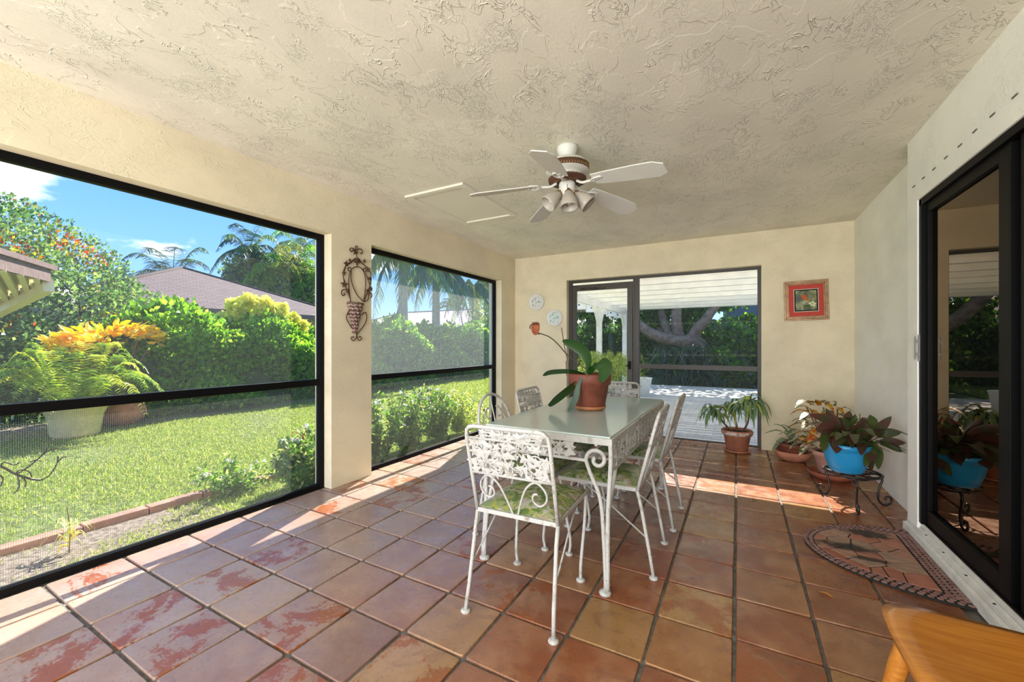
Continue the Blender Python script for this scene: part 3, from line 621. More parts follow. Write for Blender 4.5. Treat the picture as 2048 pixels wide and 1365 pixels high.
for k in range(5):
    a = math.radians(-10 + 72 * k); u = Vector((math.cos(a), math.sin(a), 0)); v = Vector((-u.y, u.x, 0)); zb = 2.238
    mb = MB(); pr = [(.19, .052), (.29, .062), (.46, .072), (.585, .074), (.622, .052), (.638, .045)]
    top = []; 
    for R_, h in pr: top.append((R_, h))
    poly = [(R_, -h) for R_, h in pr] + [(R_, h) for R_, h in reversed(pr)]
    tw = math.radians(-13)
    def g(x, y, z): p = FC + u * x + v * (y * math.cos(tw)); return (p.x, p.y, zb + y * math.sin(tw) + z - (x - .19) * .11)
    mb.prism(poly, 0, .007, fr=g); bl = mb.build('fan_blade', 'blade', r, bevel=.0015)
    ir = MB(); ir.tube(cat([FC + u * .07 + Vector((0, 0, 2.262)), FC + u * .11 + Vector((0, 0, 2.24)), FC + u * .15 + Vector((0, 0, zb + .0)), FC + u * .20 + Vector((0, 0, zb - .004))]), .009, 6)
    for sgn in (1, -1): ir.tube(cat([FC + u * .17 + Vector((0, 0, zb - .004)), FC + u * .20 + v * sgn * .028 + Vector((0, 0, zb - .004)), FC + u * .245 + v * sgn * .03 + Vector((0, 0, zb - .004)), FC + u * .25 + v * sgn * .008 + Vector((0, 0, zb - .004))]), .007, 6)
    ir.lathe([(0, -.006), (.02, -.004), (.022, .0)], FC + u * .215 + Vector((0, 0, zb - .002)), 10)
    ir.build('blade_iron', 'fan', r)
for k, az in enumerate((-150, -75, 0)):
    a = math.radians(az + 15); u = Vector((math.cos(a), math.sin(a), 0)); tl = math.radians(46 if k != 1 else 14)
    ax = (u * math.sin(tl) + Vector((0, 0, -math.cos(tl)))).normalized(); R = ax.to_track_quat('Z', 'Y').to_matrix(); c = FC + u * .05 + Vector((0, 0, 2.195))
    sh = MB().lathe([(.022, .01), (.03, .025), (.045, .055), (.054, .085), (.058, .115), (.056, .125), (.050, .118), (.042, .06), (.02, .02)], c, 28, axis=R).build('lamp_shade', 'glassy', r)
    MB().lathe([(0, .015), (.012, .02), (.014, .04), (.024, .07), (.022, .09), (0, .10)], c, 16, axis=R).build('bulb', 'white', sh)
    MB().tube(cat([FC + Vector((0, 0, 2.20)) + u * .03, FC + u * .045 + Vector((0, 0, 2.205)), c + ax * .015]), .012, 8).lathe([(.014, 0), (.025, .006), (.026, .02), (.018, .022)], c, 14, axis=R).build('lamp_arm', 'brass', r)

# ================================================================ TABLE
def leafshape(mb, c, sz, a, u, v, w, lobes=5, th=.004, mi=0):
    """cast metal leaf: lobed outline in plane (u,v), thickness along w"""
    c = Vector(c); u = Vector(u); v = Vector(v); w = Vector(w); poly = []
    n = lobes * 6
    for k in range(n):
        t = 2 * PI * k / n; rr = sz * (.48 + .62 * (1 - abs(math.sin(lobes * t / 2))) ** 1.1) * (1 + .22 * math.cos(t)); poly.append((rr * math.cos(t + a), rr * math.sin(t + a)))
    m = len(poly); V = [c + u * x + v * y - w * th for x, y in poly] + [c + u * x + v * y + w * th * .3 for x, y in poly] + [c + w * th * 2.2, c - w * th * 1.5]
    F = [(i, (i + 1) % m, m + (i + 1) % m, m + i) for i in range(m)] + [(m + i, m + (i + 1) % m, 2 * m) for i in range(m)] + [((i + 1) % m, i, 2 * m + 1) for i in range(m)]
    mb.add(V, F, mi)
def grapes(mb, c, sz, u, v, w):
    c = Vector(c); u = Vector(u); v = Vector(v); w = Vector(w)
    for i, (a, b) in enumerate(((-1, 1), (0, 1.1), (1, 1), (-.5, 0), (.5, 0), (0, -1), (0, 2))):
        p = c + u * a * sz + v * b * sz * .9; mb.lathe([(0, -sz * .6), (sz * .45, -sz * .35), (sz * .6, 0), (sz * .45, sz * .35), (0, sz * .6)], p, 6)
def ornament(mb, o, U, V, W, wd, ht, dens=1.0, seed=1):
    """grape-vine casting filling a wd x ht rectangle with origin o (centre)"""
    rr = random.Random(seed); o = Vector(o); U = Vector(U); V = Vector(V); W = Vector(W)
    ns = max(2, int(wd / .09)); pts = [o + U * (-wd / 2 + wd * i / (ns * 2)) + V * (ht * .33 * math.sin(i * PI / 2 + .5)) for i in range(ns * 2 + 1)]
    mb.tube(cat(pts, 4), .0045, 5); mb.tube(cat([p - V * 2 * (p - o).dot(V) * .9 for p in pts], 4), .004, 5)
    gx = max(3, int(wd / .034 * dens)); gy = max(2, int(ht / .034))
    for i in range(gx):
        for j in range(gy):
            p = o + U * (-wd / 2 + wd * (i + .5) / gx + rr.uniform(-.008, .008)) + V * (-ht / 2 + ht * (j + .5) / gy + rr.uniform(-.008, .008))
            if rr.random() < .16: grapes(mb, p, .009, U, V, W)
            else: leafshape(mb, p + W * rr.uniform(-.004, .004), rr.uniform(.020, .034), rr.uniform(0, 6.3), U, V, W * rr.choice((-1, 1)), rr.choice((3, 5, 5)), .0035)
    for k in range(int(wd / .08)):
        p = o + U * rr.uniform(-wd / 2, wd / 2) * .85 + V * rr.uniform(-ht / 2, ht / 2) * .8
        mb.tube(spiral(p, .004, .018, 0, 5.5, 9, U, V), .0025, 4)
TX0, TX1, TY0, TY1, TZ = -1.27, -.53, 1.965, 3.56, .738
tb = empty('dining_table', ((TX0 + TX1) / 2, (TY0 + TY1) / 2, 0), 'rectangular white wrought-iron dining table with frosted glass top and scrolled legs', 'table')
MB().box((TX0 + .012, TY0 + .012, TZ + .002), (TX1 - .012, TY1 - .012, TZ + .012)).build('glass_top', 'tglass', tb, bevel=.003)
f = MB(); t = .022
f.box((TX0, TY0, TZ - .03), (TX1, TY0 + t, TZ + .004)).box((TX0, TY1 - t, TZ - .03), (TX1, TY1, TZ + .004)).box((TX0, TY0 + t, TZ - .03), (TX0 + t, TY1 - t, TZ + .004)).box((TX1 - t, TY0 + t, TZ - .03), (TX1, TY1 - t, TZ + .004))
for k in (1, 2, 3): yy = TY0 + (TY1 - TY0) * k / 4; f.box((TX0 + t, yy - .008, TZ - .02), (TX1 - t, yy + .008, TZ))
f.build('top_frame', 'iron', tb, bevel=.003)
for s, xx in ((-1, TX0 + .01), (1, TX1 - .01)):
    mb = MB(); mb.bar((xx, TY0 + .05, TZ - .155), (xx, TY1 - .05, TZ - .155), .014, .014)
    for q in range(5):
        yc = TY0 + .19 + q * (TY1 - TY0 - .38) / 4; ornament(mb, (xx, yc, TZ - .09), (0, 1, 0), (0, 0, 1), (s, 0, 0), .26, .115, 1.0, seed=20 + q + s)
        mb.bar((xx, yc - .155, TZ - .155), (xx, yc - .155, TZ - .02), .012, .012)
    mb.build('apron', 'iron', tb)
for yy in (TY0 + .01, TY1 - .01):
    mb = MB(); mb.bar((TX0 + .13, yy, TZ - .115), (TX1 - .13, yy, TZ - .115), .014, .014); ornament(mb, ((TX0 + TX1) / 2, yy, TZ - .068), (1, 0, 0), (0, 0, 1), (0, -1, 0), .36, .085, 1.0, seed=9); mb.build('apron', 'iron', tb)
for cx, sx in ((TX0 + .012, 1), (TX1 - .012, -1)):
    for cy, sy in ((TY0 + .012, 1), (TY1 - .012, -1)):
        fx, fy = cx + sx * .015, cy - sy * .035; mb = MB(); q = .0115
        A = cat([(fx - sx * .004, fy, .02), (fx + sx * .01, fy + sy * .01, .25), (fx + sx * .03, cy, .44), (cx + sx * .095, cy, .56), (cx + sx * .125, cy, .64), (cx + sx * .10, cy, .692)], 6)
        S1 = spiral((cx + sx * .070, cy, .648), .052, .012, 2.0 if sx > 0 else PI - 2.0, (2.0 - 6.6) if sx > 0 else PI - 2.0 + 6.6, 22, (1, 0, 0), (0, 0, 1))
        mb.tube(cat([(fx - sx * .004, fy, .02), (fx + sx * .010, fy + sy * .012, .25), (fx + sx * .035, cy, .44), (cx + sx * .10, cy, .56), (cx + sx * .122, cy, .62)], 6) + spiral((cx + sx * .066, cy, .63), .056, .012, 0 if sx > 0 else PI, 7.2 if sx > 0 else PI - 7.2, 26, (1, 0, 0), (0, 0, 1)), .0105, 8)
        mb.tube(cat([(fx - sx * .012, fy, .02), (fx - sx * .006, cy - sy * .01, .35), (cx - sx * .002, cy, .62), (cx, cy, TZ - .02)], 6), .0115, 8)
        mb.tube(cat([(fx, fy, .02), (fx, cy + sy * .02, .35), (cx, cy + sy * .09, .56), (cx, cy + sy * .10, .62), (cx, cy + sy * .06, .70)], 6), .0095, 8)
        mb.lathe([(0, .022), (.012, .022), (.026, .016), (.030, .008), (.027, 0), (0, 0)], (fx, fy, 0), 18)
        mb.lathe([(0, .012), (.008, .009), (.011, 0), (.008, -.009), (0, -.012)], (cx + sx * .07, cy, TZ - .03), 10)
        mb.build('leg', 'iron', tb)

# ================================================================ CHAIRS
def make_chair(rounded=False, seed=3):
    c = empty('dining_chair', (0, 0, 0)); hw = .198
    def B(t): # back line (y,z)
        return (-.225 - .105 * max(0, (t - .43)) / .40 if t > .43 else -.225 - .085 * (.43 - t) / .43)
    for s in (-1, 1):
        MB().tube([(s * (hw + .012), -.31, .012), (s * (hw + .006), -.29, .12), (s * hw, -.245, .36), (s * hw, -.226, .435)], .0095, 8).lathe([(0, .016), (.010, .016), (.021, .012), (.023, .006), (.020, 0), (0, 0)], (s * (hw + .012), -.31, 0), 16).build('leg', 'iron', c)
        MB().tube(cat([(s * .178, .155, .012), (s * .182, .148, .10), (s * .190, .185, .30), (s * .190, .205, .43)], 5), .0085, 8).lathe([(0, .016), (.010, .016), (.021, .012), (.023, .006), (.020, 0), (0, 0)], (s * .178, .155, 0), 16).build('leg', 'iron', c)
        MB().tube([(s * (hw + .004), -.275, .20), (s * .192, -.05, .36), (s * .188, .06, .425)], .0045, 6).build('brace', 'iron', c)
    f = MB(); z0, z1 = .428, .448; f.box((-hw, -.235, z0), (hw, -.217, z1)).box((-hw, .20, z0), (hw, .218, z1)).box((-hw, -.217, z0), (-hw + .016, .20, z1)).box((hw - .016, -.217, z0), (hw, .20, z1)); f.build('seat_frame', 'iron', c, bevel=.002)
    # cushion: rounded slab with a crowned top
    n = 12; V = []; F = []
    for i in range(n + 1):
        for j in range(n + 1):
            x = -1 + 2 * i / n; y = -1 + 2 * j / n; ed = max(abs(x), abs(y)); z = .450 + .026 * (1 - ed ** 6) + .010 * (1 - x * x) * (1 - y * y)
            xx = x * .192 * (1 - .012 * (abs(y) > .99)); yy = y * .216 * (1 - .012 * (abs(x) > .99)); V.append((xx, yy - .005, z if ed < .999 else .452))
    k = len(V); 
    for i in range(n):
        for j in range(n): a = i * (n + 1) + j; F.append((a, a + n + 1, a + n + 2, a + 1))
    mb = MB(); mb.add(V, F, 0, True); mb.box((-.190, -.218, .440), (.190, .208, .4525)); mb.build('seat_cushion', 'floral', c)
    # back frame
    f = MB(); top = .845
    if rounded: pts = cat([(-hw, B(.43), .43), (-hw - .004, B(.6), .60), (-hw + .01, B(.72), .73), (-.12, B(.82), .825), (0, B(.86), .865), (.12, B(.82), .825), (hw - .01, B(.72), .73), (hw + .004, B(.6), .60), (hw, B(.43), .43)], 6)
    else: pts = [(-hw, B(.43), .43), (-hw, B(.62), .62), (-hw, B(.79), .79), (-hw + .006, B(.825), .825), (-hw + .022, B(top), .840), (-hw + .045, B(top), top), (0, B(top), top), (hw - .045, B(top), top), (hw - .022, B(top), .840), (hw - .006, B(.825), .825), (hw, B(.79), .79), (hw, B(.62), .62), (hw, B(.43), .43)]
    f.tube(pts, .0095, 8); f.build('back_frame', 'iron', c)
    W = Vector((0, -1, -.25)).normalized(); Vv = Vector((0, -.105 / .40, 1)).normalized()
    p = MB()
    def q(x, z): return (x, B(z), z)
    if rounded:
        for s in (-1, 1):
            p.tube([q(s * .13, .45)] + cat([q(s * .13, .45), q(s * .15, .62), q(s * .11, .74), q(s * .05, .78)], 5) + [Vector(q(s * .055 + .045 * t * math.cos(a), .735 + .045 * t * math.sin(a))) for a, t in [(PI / 2 + s * (-k * .45), 1 - k / 16) for k in range(13)]], .005, 6)
            p.tube([q(s * .02, .44), q(s * .05, .6), q(s * .09, .68), q(s * .10, .60), q(s * .07, .56), q(s * .045, .60)], .0045, 6)
        p.tube([q(0, .44), q(0, .86)], .005, 6)
    else:
        p.tube([q(-hw, .79), q(hw, .79)], .0065, 6); p.tube([q(-hw, .625), q(hw, .625)], .006, 6)
        ornament(p, q(0, .700), (1, 0, 0), Vv, W, .372, .165, 1.1, seed); ornament(p, q(.02, .812), (1, 0, 0), Vv, W, .30, .03, .8, seed + 1)
        for s in (-1, 1):
            p.tube(cat([q(s * .012, .445), q(s * .03, .50), q(s * .065, .58), q(s * .115, .618), q(s * .155, .585), q(s * .158, .54), q(s * .125, .51), q(s * .095, .53), q(s * .10, .56), q(s * .12, .565)], 6), .005, 6)
    p.build('back_panel', 'iron', c)
    return c
ch = make_chair(); ch.location = (-.87, 1.83, 0); ch.rotation_euler.z = .035
G = 'chairs around the dining table'
tag(ch, 'white iron chair with floral green seat at the near end of the glass table', 'chair', G)
def place(src, x, y, rz, label):
    o = copy_tree(src); o.location = (x, y, 0); o.rotation_euler.z = rz; o['label'] = label; o['category'] = 'chair'; o['group'] = G; return o
place(ch, -.69, 2.39, PI / 2 + .02, 'white iron chair right of the table, nearer one beside the scrolled corner leg')
place(ch, -.67, 3.025, PI / 2 - .01, 'white iron chair on the right side of the table, farther one near the back door')
place(ch, -1.155, 2.96, -PI / 2, 'white iron chair on the left side of the table, farther one by the plates wall')
place(ch, -.99, 3.54, PI, 'white iron chair at the far end of the table behind the orchid pot')
rc = make_chair(True); rc.location = (-1.14, 2.37, 0); rc.rotation_euler.z = -PI / 2
tag(rc, 'white iron chair with arched scroll back on the left side of the table near window', 'chair', G)

# ================================================================ POTS AND PLANTS INDOORS
def pot(root, prof, mats, c, soilr, soilz, name='pot', n=40):
    MB().lathe(prof, c, n).build(name, mats, root); MB().lathe([(0, soilz + .012), (soilr * .6, soilz + .006), (soilr, soilz)], c, 24).build('soil', 'soil', root)
def lf(root, name, path, width, m, prof='oval', side=None, fold=.25): mb = MB(); blade(mb, path, width, prof, side, fold); return mb.build(name, m, root)
# orchid
oc = Vector((-.90, 2.76, 0)); oz = .751
r = empty('potted_orchid', (oc.x, oc.y, oz), 'broad-leaved orchid in a brown-red clay pot standing on the glass table', 'plant')
pot(r, [(0, oz + .022), (.098, oz + .022), (.104, oz + .03), (.128, oz + .172), (.140, oz + .176), (.148, oz + .245), (.143, oz + .25), (.136, oz + .245), (.128, oz + .19), (0, oz + .18)], 'terraD', (oc.x, oc.y, 0), .132, oz + .225)
MB().lathe([(0, oz), (.085, oz), (.105, oz + .012), (.112, oz + .028), (.106, oz + .03), (.098, oz + .018), (0, oz + .016)], (oc.x, oc.y, 0), 36).build('saucer', 'terrao', r)
def pxpath(pts, y0, dy=0): n = len(pts); return cat([aty(px, py, y0 + dy * i / (n - 1)) for i, (px, py) in enumerate(pts)], 5)
lf(r, 'leaf', pxpath([(1172, 750), (1150, 742), (1122, 741), (1098, 744), (1085, 752)], 2.72, -.05), .075, 'orchid', 'strap', (.1, -.9, .5))
lf(r, 'leaf', pxpath([(1172, 752), (1150, 768), (1125, 787), (1105, 803), (1096, 810)], 2.68, -.14), .085, 'orchid', 'strap', (.3, -.6, .8))
lf(r, 'leaf', pxpath([(1176, 748), (1177, 722), (1168, 703), (1148, 690), (1124, 682)], 2.72, -.03), .085, 'orchid', 'strap', (.75, -.3, .7))
lf(r, 'leaf', pxpath([(1180, 748), (1186, 732), (1197, 726), (1209, 733), (1206, 750), (1201, 766)], 2.68, -.12), .095, 'orchid', 'strap', (.7, .1, .5))
lf(r, 'leaf', pxpath([(1166, 752), (1157, 770), (1152, 795), (1144, 812), (1135, 824)], 2.62, -.10), .038, 'orchidB', 'strap', (.9, .2, .1))
lf(r, 'leaf', pxpath([(1178, 746), (1188, 735), (1196, 728), (1200, 735)], 2.8, .05), .08, 'orchid', 'strap')
MB().tube(pxpath([(1172, 738), (1152, 724), (1136, 712), (1115, 688), (1098, 674), (1079, 667)], 2.76, .03), [.005] * 21 if False else .0042, 6).tube([aty(1079, 667, 2.79), aty(1077, 669, 2.79)], .007, 6).build('flower_spike', 'branch', r)
MB().tube(pxpath([(1140, 752), (1136, 725), (1130, 700), (1123, 656)], 2.86, 0), .0035, 6).tube(pxpath([(1133, 752), (1132, 722)], 2.86, 0), .003, 5).build('stake', 'twig', r)
MB().lathe([(0, .03), (.02, .015), (.02, -.02), (0, -.03)], aty(1175, 748, 2.74), 10).build('crown', 'stemg', r)

# dracaena-like plant in terracotta pot by the back door
pc = Vector((-.005, 5.24, 0)); r = empty('potted_dracaena', pc, 'terracotta pot of drooping strap-leaved plant on branching canes before the screened back opening', 'plant')
pot(r, [(0, .02), (.105, .02), (.135, .19), (.15, .195), (.158, .245), (.150, .25), (.142, .245), (.13, .2), (0, .19)], 'terraL', pc, .14, .222)
MB().lathe([(.1385, .197), (.1525, .199), (.1585, .22), (.1590, .238)], pc, 40).build('lime_crust', mat('lime_crust', (.42, .2, .14, 1), .9, col2=(.70, .62, .55, 1), vscale=18, thr=(.45, .6), bump=.4), r)
MB().lathe([(0, 0), (.10, 0), (.135, .018), (.138, .03), (.13, .03), (.10, .012), (0, .012)], pc, 36).build('saucer', 'terraL', r)
heads = [((1428, 812), 5.16, 30, .27), ((1498, 800), 5.2, 46, .31), ((1462, 806), 5.3, 22, .26)]
for hi, ((hx, hy), yy, nl, ln) in enumerate(heads):
    H = aty(hx, hy + 8, yy); b0 = pc + Vector(((-.05, .05, 0)[hi], 0, .22)); mid = b0.lerp(H, .5) + Vector((.02, 0, -.04))
    MB().tube(cat([b0, mid, H], 6), [.012] * 0 + .011 if False else .011, 7).build('cane', 'twig', r)
    for k in range(nl):
        a = 2 * PI * k * .618 + hi; el = random.uniform(.1, 1.3) if k > nl * .3 else random.uniform(-.3, .5); u = Vector((math.cos(a), math.sin(a), 0)); L_ = ln * random.uniform(.75, 1.15)
        o_ = H + Vector((0, 0, -.10 * random.random()))
        P_ = cat([o_, o_ + u * L_ * .35 * math.cos(el) + Vector((0, 0, L_ * .30 * math.sin(el) + .02)), o_ + u * L_ * .65 * math.cos(el * .8) + Vector((0, 0, L_ * (.30 * math.sin(el) - .12))), o_ + u * L_ * .8 * math.cos(el * .8) + Vector((0, 0, L_ * (.22 * math.sin(el) - .50)))], 3)
        P_ = [Vector((p.x, min(p.y, 5.45) if p.x > .22 or p.x < -1 else min(p.y, 5.56), max(p.z, .03))) for p in P_]
        lf(r, 'leaf', P_, .046, 'dracaenaY' if random.random() < .14 else 'dracaena', 'spear', None, .3)

# double bowl with silvery plant
bc = Vector((.50, 5.12, 0)); r = empty('bowl_planter', bc, 'squat dark clay bowl set in an orange clay bowl with silvery green leaves', 'plant')
MB().lathe([(0, 0), (.075, 0), (.12, .02), (.155, .06), (.168, .105), (.158, .108), (.14, .06), (.08, .02), (0, .015)], bc, 40).build('outer_bowl', 'terraL', r)
pot(r, [(0, .06), (.10, .06), (.125, .11), (.132, .145), (.140, .15), (.142, .185), (.134, .19), (.125, .18), (0, .17)], 'terraD', bc, .13, .172, 'inner_bowl')
MB().tube(cat([bc + Vector((-.01, 0, .17)), bc + Vector((-.01, -.01, .24)), bc + Vector((-.05, -.02, .31))], 5), .009, 7).build('cane', 'stemg', r)
for path, w_ in (([(1582, 885), (1570, 868), (1552, 862), (1528, 868)], .05), ([(1580, 886), (1568, 880), (1556, 890), (1543, 905)], .07), ([(1582, 884), (1572, 862), (1560, 852), (1546, 849)], .055), ([(1584, 884), (1590, 868), (1604, 864), (1618, 874)], .07), ([(1580, 888), (1574, 885), (1562, 885), (1552, 896)], .07), ([(1584, 880), (1580, 862), (1572, 853), (1560, 850)], .05), ([(1585, 886), (1597, 880), (1608, 884), (1614, 892)], .06)):
    n_ = len(path); lf(r, 'leaf', cat([aty(px, py, 5.10 - .02 * i) for i, (px, py) in enumerate(path)], 4), w_ * 1.25, 'silver', 'oval', None, .3)

# croton in saucer behind the blue pot
kc = Vector((.735, 4.62, 0)); r = empty('potted_croton', kc, 'variegated yellow and white croton in a pinkish clay pot behind the blue pot', 'plant')
MB().lathe([(0, 0), (.13, 0), (.165, .03), (.178, .06), (.170, .062), (.15, .03), (.12, .014), (0, .012)], kc, 40).build('saucer', 'terra', r)
pot(r, [(0, .02), (.09, .02), (.122, .20), (.134, .205), (.138, .24), (.13, .245), (.12, .2), (0, .2)], 'terraP', kc, .12, .225)
for k in range(5):
    a = k * 1.3; MB().tube(cat([kc + Vector((.03 * math.cos(a), .03 * math.sin(a), .22)), kc + Vector((.07 * math.cos(a) - .03, .07 * math.sin(a), .42)), kc + Vector((.12 * math.cos(a) - .07, .1 * math.sin(a), .62))], 5), .006, 6).build('stem', 'twig', r)
for k in range(58):
    a = k * 2.4; h_ = .25 + .42 * random.random(); rad = .05 + .10 * random.random(); o_ = kc + Vector((-.06 + rad * math.cos(a), rad * math.sin(a), h_)); u = Vector((math.cos(a) - .25, math.sin(a) - .35, 0)).normalized(); L_ = random.uniform(.14, .22); up = random.uniform(-.4, .9)
    lf(r, 'leaf', cat([o_, o_ + u * L_ * .5 + Vector((0, 0, L_ * .35 * up + .01)), o_ + u * L_ + Vector((0, 0, L_ * .5 * up - .05))], 3), random.uniform(.055, .085), random.choice(('crotonY', 'crotonW', 'crotonD', 'crotonW')), 'oval', None, .25)

# iron stand + blue pot
sc_ = Vector((.755, 3.93, 0)); r = empty('plant_stand', sc_, 'low dark wrought-iron plant stand with three curled feet under the blue pot', 'plant stand')
zt = .245; MB().tube([sc_ + Vector((.172 * math.cos(t), .172 * math.sin(t), zt)) for t in [2 * PI * k / 36 for k in range(36)]], .0075, 8, closed=True).build('top_ring', 'irond', r)
for k, an in enumerate((133, -93, 20)):
    a = math.radians(an); u = Vector((math.cos(a), math.sin(a), 0)); mb = MB()
    mb.tube(cat([sc_ + Vector((0, 0, zt - .02)) + u * .02, sc_ + u * .10 + Vector((0, 0, zt - .012)), sc_ + u * .172 + Vector((0, 0, zt - .012)), sc_ + u * .20 + Vector((0, 0, zt - .05)), sc_ + u * .18 + Vector((0, 0, .13)), sc_ + u * .172 + Vector((0, 0, .06)), sc_ + u * .195 + Vector((0, 0, .016)), sc_ + u * .235 + Vector((0, 0, .010)), sc_ + u * .262 + Vector((0, 0, .038)), sc_ + u * .252 + Vector((0, 0, .068)), sc_ + u * .225 + Vector((0, 0, .066)), sc_ + u * .222 + Vector((0, 0, .045))], 5), .0075, 8)
    mb.build('leg', 'irond', r)
    v_ = Vector((-u.y, u.x, 0)); MB().tube([sc_ + u * (.095 + .075 * math.cos(t)) + v_ * .085 * math.sin(t) + Vector((0, 0, zt - .013)) for t in [2 * PI * q / 20 for q in range(20)]], .0055, 6, closed=True).build('ring_loop', 'irond', r)
bc = Vector((.715, 3.90, 0)); z0 = zt + .008
r = empty('blue_potted_plant', (bc.x, bc.y, z0), 'bright blue plastic pot of dark bronze-green leafy plant on the iron stand', 'plant')
pot(r, [(0, z0), (.094, z0), (.106, z0 + .012), (.130, z0 + .085), (.140, z0 + .150), (.142, z0 + .172), (.149, z0 + .175), (.152, z0 + .212), (.146, z0 + .215), (.138, z0 + .17), (0, z0 + .16)], 'blue', bc, .136, z0 + .188, n=48)
for px, py, px2, py2 in ((1716, 870, 1720, 828), (1722, 870, 1722, 850), (1722, 842, 1722, 842)): 
    MB().tube([aty(px, py + 20, 3.9), aty(px2, py2, 3.9)], .0035, 5).build('stem', 'twig', r)
AG = [((1690, 885), (1665, 845), (1617, 829), .085, 'aglaoR', 3.85), ((1690, 880), (1672, 850), (1651, 817), .08, 'aglaoR', 3.9), ((1685, 885), (1660, 855), (1632, 862), .10, 'aglaoR', 3.75), ((1688, 890), (1672, 868), (1630, 858), .10, 'aglao', 3.8),
      ((1690, 880), (1694, 845), (1700, 822), .075, 'aglao', 3.95), ((1694, 878), (1702, 838), (1704, 852), .10, 'aglaoG', 3.9), ((1680, 890), (1672, 880), (1672, 908), .12, 'aglao', 3.72), ((1680, 890), (1655, 872), (1645, 905), .09, 'aglaoG', 3.78),
      ((1690, 888), (1684, 870), (1664, 895), .10, 'aglao', 3.7), ((1700, 888), (1708, 865), (1718, 850), .09, 'aglao', 3.85), ((1700, 888), (1716, 850), (1742, 872), .08, 'aglaoR', 3.8), ((1735, 885), (1745, 850), (1740, 830), .075, 'aglaoG', 3.95),
      ((1740, 880), (1757, 860), (1783, 833), .075, 'aglao', 3.95), ((1742, 882), (1770, 868), (1803, 866), .075, 'aglao', 3.9), ((1742, 885), (1775, 884), (1812, 887), .07, 'aglao', 3.9), ((1742, 888), (1778, 890), (1804, 905), .07, 'aglaoG', 3.9),
      ((1730, 890), (1742, 895), (1728, 935), .085, 'aglaoG', 3.75), ((1735, 890), (1752, 900), (1757, 940), .085, 'aglaoG', 3.85), ((1735, 890), (1745, 900), (1740, 925), .085, 'aglao', 3.75), ((1725, 885), (1722, 880), (1722, 912), .09, 'aglao', 3.7),
      ((1715, 885), (1712, 862), (1728, 845), .08, 'aglao', 3.8), ((1735, 888), (1760, 870), (1750, 858), .08, 'aglao', 3.8), ((1740, 890), (1740, 915), (1742, 945), .06, 'aglaoR', 3.95), ((1690, 885), (1688, 860), (1676, 835), .09, 'aglaoR', 4.0),
      ((1700, 885), (1692, 862), (1686, 870), .09, 'aglaoR', 3.75), ((1695, 885), (1699, 872), (1705, 898), .07, 'aglaoR', 3.72), ((1728, 885), (1730, 870), (1716, 862), .08, 'aglao', 3.72), ((1720, 890), (1716, 872), (1700, 880), .09, 'aglao', 3.8)]
for (a0, a1, a2, w_, m_, yy) in AG:
    b0 = aty(a0[0], a0[1], bc.y + (yy - bc.y) * .3); e_ = aty(a2[0], a2[1], yy); m1 = aty(a1[0], a1[1], (bc.y + yy) / 2)
    full = cat([b0, m1, e_], 6); k0 = 4
    if a0[0] > 1725: MB().tube(full[:k0 + 1], .003, 5).build('stem', 'twig', r)
    fw = Vector((0, -.35, .0)); lf(r, 'leaf', [p for p in full[k0 - 1:]], w_ * .85, m_, 'oval', (full[-1] - full[k0]).cross(Vector((.2, -1, .35))), .18)
for k in range(30):
    a = k * 2.4; o_ = bc + Vector((.05 * math.cos(a) + .03, .05 * math.sin(a), z0 + .18)); u = Vector((math.cos(a), math.sin(a), 0)); L_ = random.uniform(.19, .31); up = random.uniform(.15, 1.2)
    lf(r, 'leaf', cat([o_, o_ + u * L_ * .45 + Vector((0, 0, L_ * .6 * up)), o_ + u * L_ + Vector((0, 0, L_ * (.75 * up - .25)))], 5), random.uniform(.05, .072), random.choice(('aglao', 'aglaoG', 'aglaoG', 'aglao', 'aglaoR')), 'oval', None, .2)

# ================================================================ DOORMAT
mr_ = empty('doormat', (.95, 3.06, 0), 'half-oval doormat of raised stone and pebble shapes worn black, by the sliding door', 'doormat')
def semi(rx, ry, cx=.942, cy=3.06, n=44, inset=0):
    return [(cx - inset - rx * math.sin(PI * k / n), cy + ry * math.cos(PI * k / n)) for k in range(n + 1)]
MB().prism(semi(.585, .445), .004, .012).build('mat_backing', 'rubber', mr_)
inner = semi(.452, .338, cx=.862); 
def area(p): return sum(p[i][0] * p[(i + 1) % len(p)][1] - p[(i + 1) % len(p)][0] * p[i][1] for i in range(len(p))) / 2
if area(inner) < 0: inner = inner[::-1]
def clip(poly, n, d):   # keep n.p <= d
    out = []
    for i in range(len(poly)):
        a, b = poly[i], poly[(i + 1) % len(poly)]; da = n[0] * a[0] + n[1] * a[1] - d; db = n[0] * b[0] + n[1] * b[1] - d
        if da <= 0: out.append(a)
        if (da < 0) != (db < 0) and abs(da - db) > 1e-12: t = da / (da - db); out.append((a[0] + (b[0] - a[0]) * t, a[1] + (b[1] - a[1]) * t))
    return out
rs = random.Random(5); sites = []
while len(sites) < 23:
    p = (rs.uniform(.40, .86), rs.uniform(2.72, 3.41))
    ok = all(((p[0] - s[0]) / .75) ** 2 + ((p[1] - s[1]) / .55) ** 2 > .15 ** 2 for s in sites) and ((p[0] - .862) / .45) ** 2 + ((p[1] - 3.06) / .34) ** 2 < 1
    if ok or rs.random() < .0005: sites.append(p)
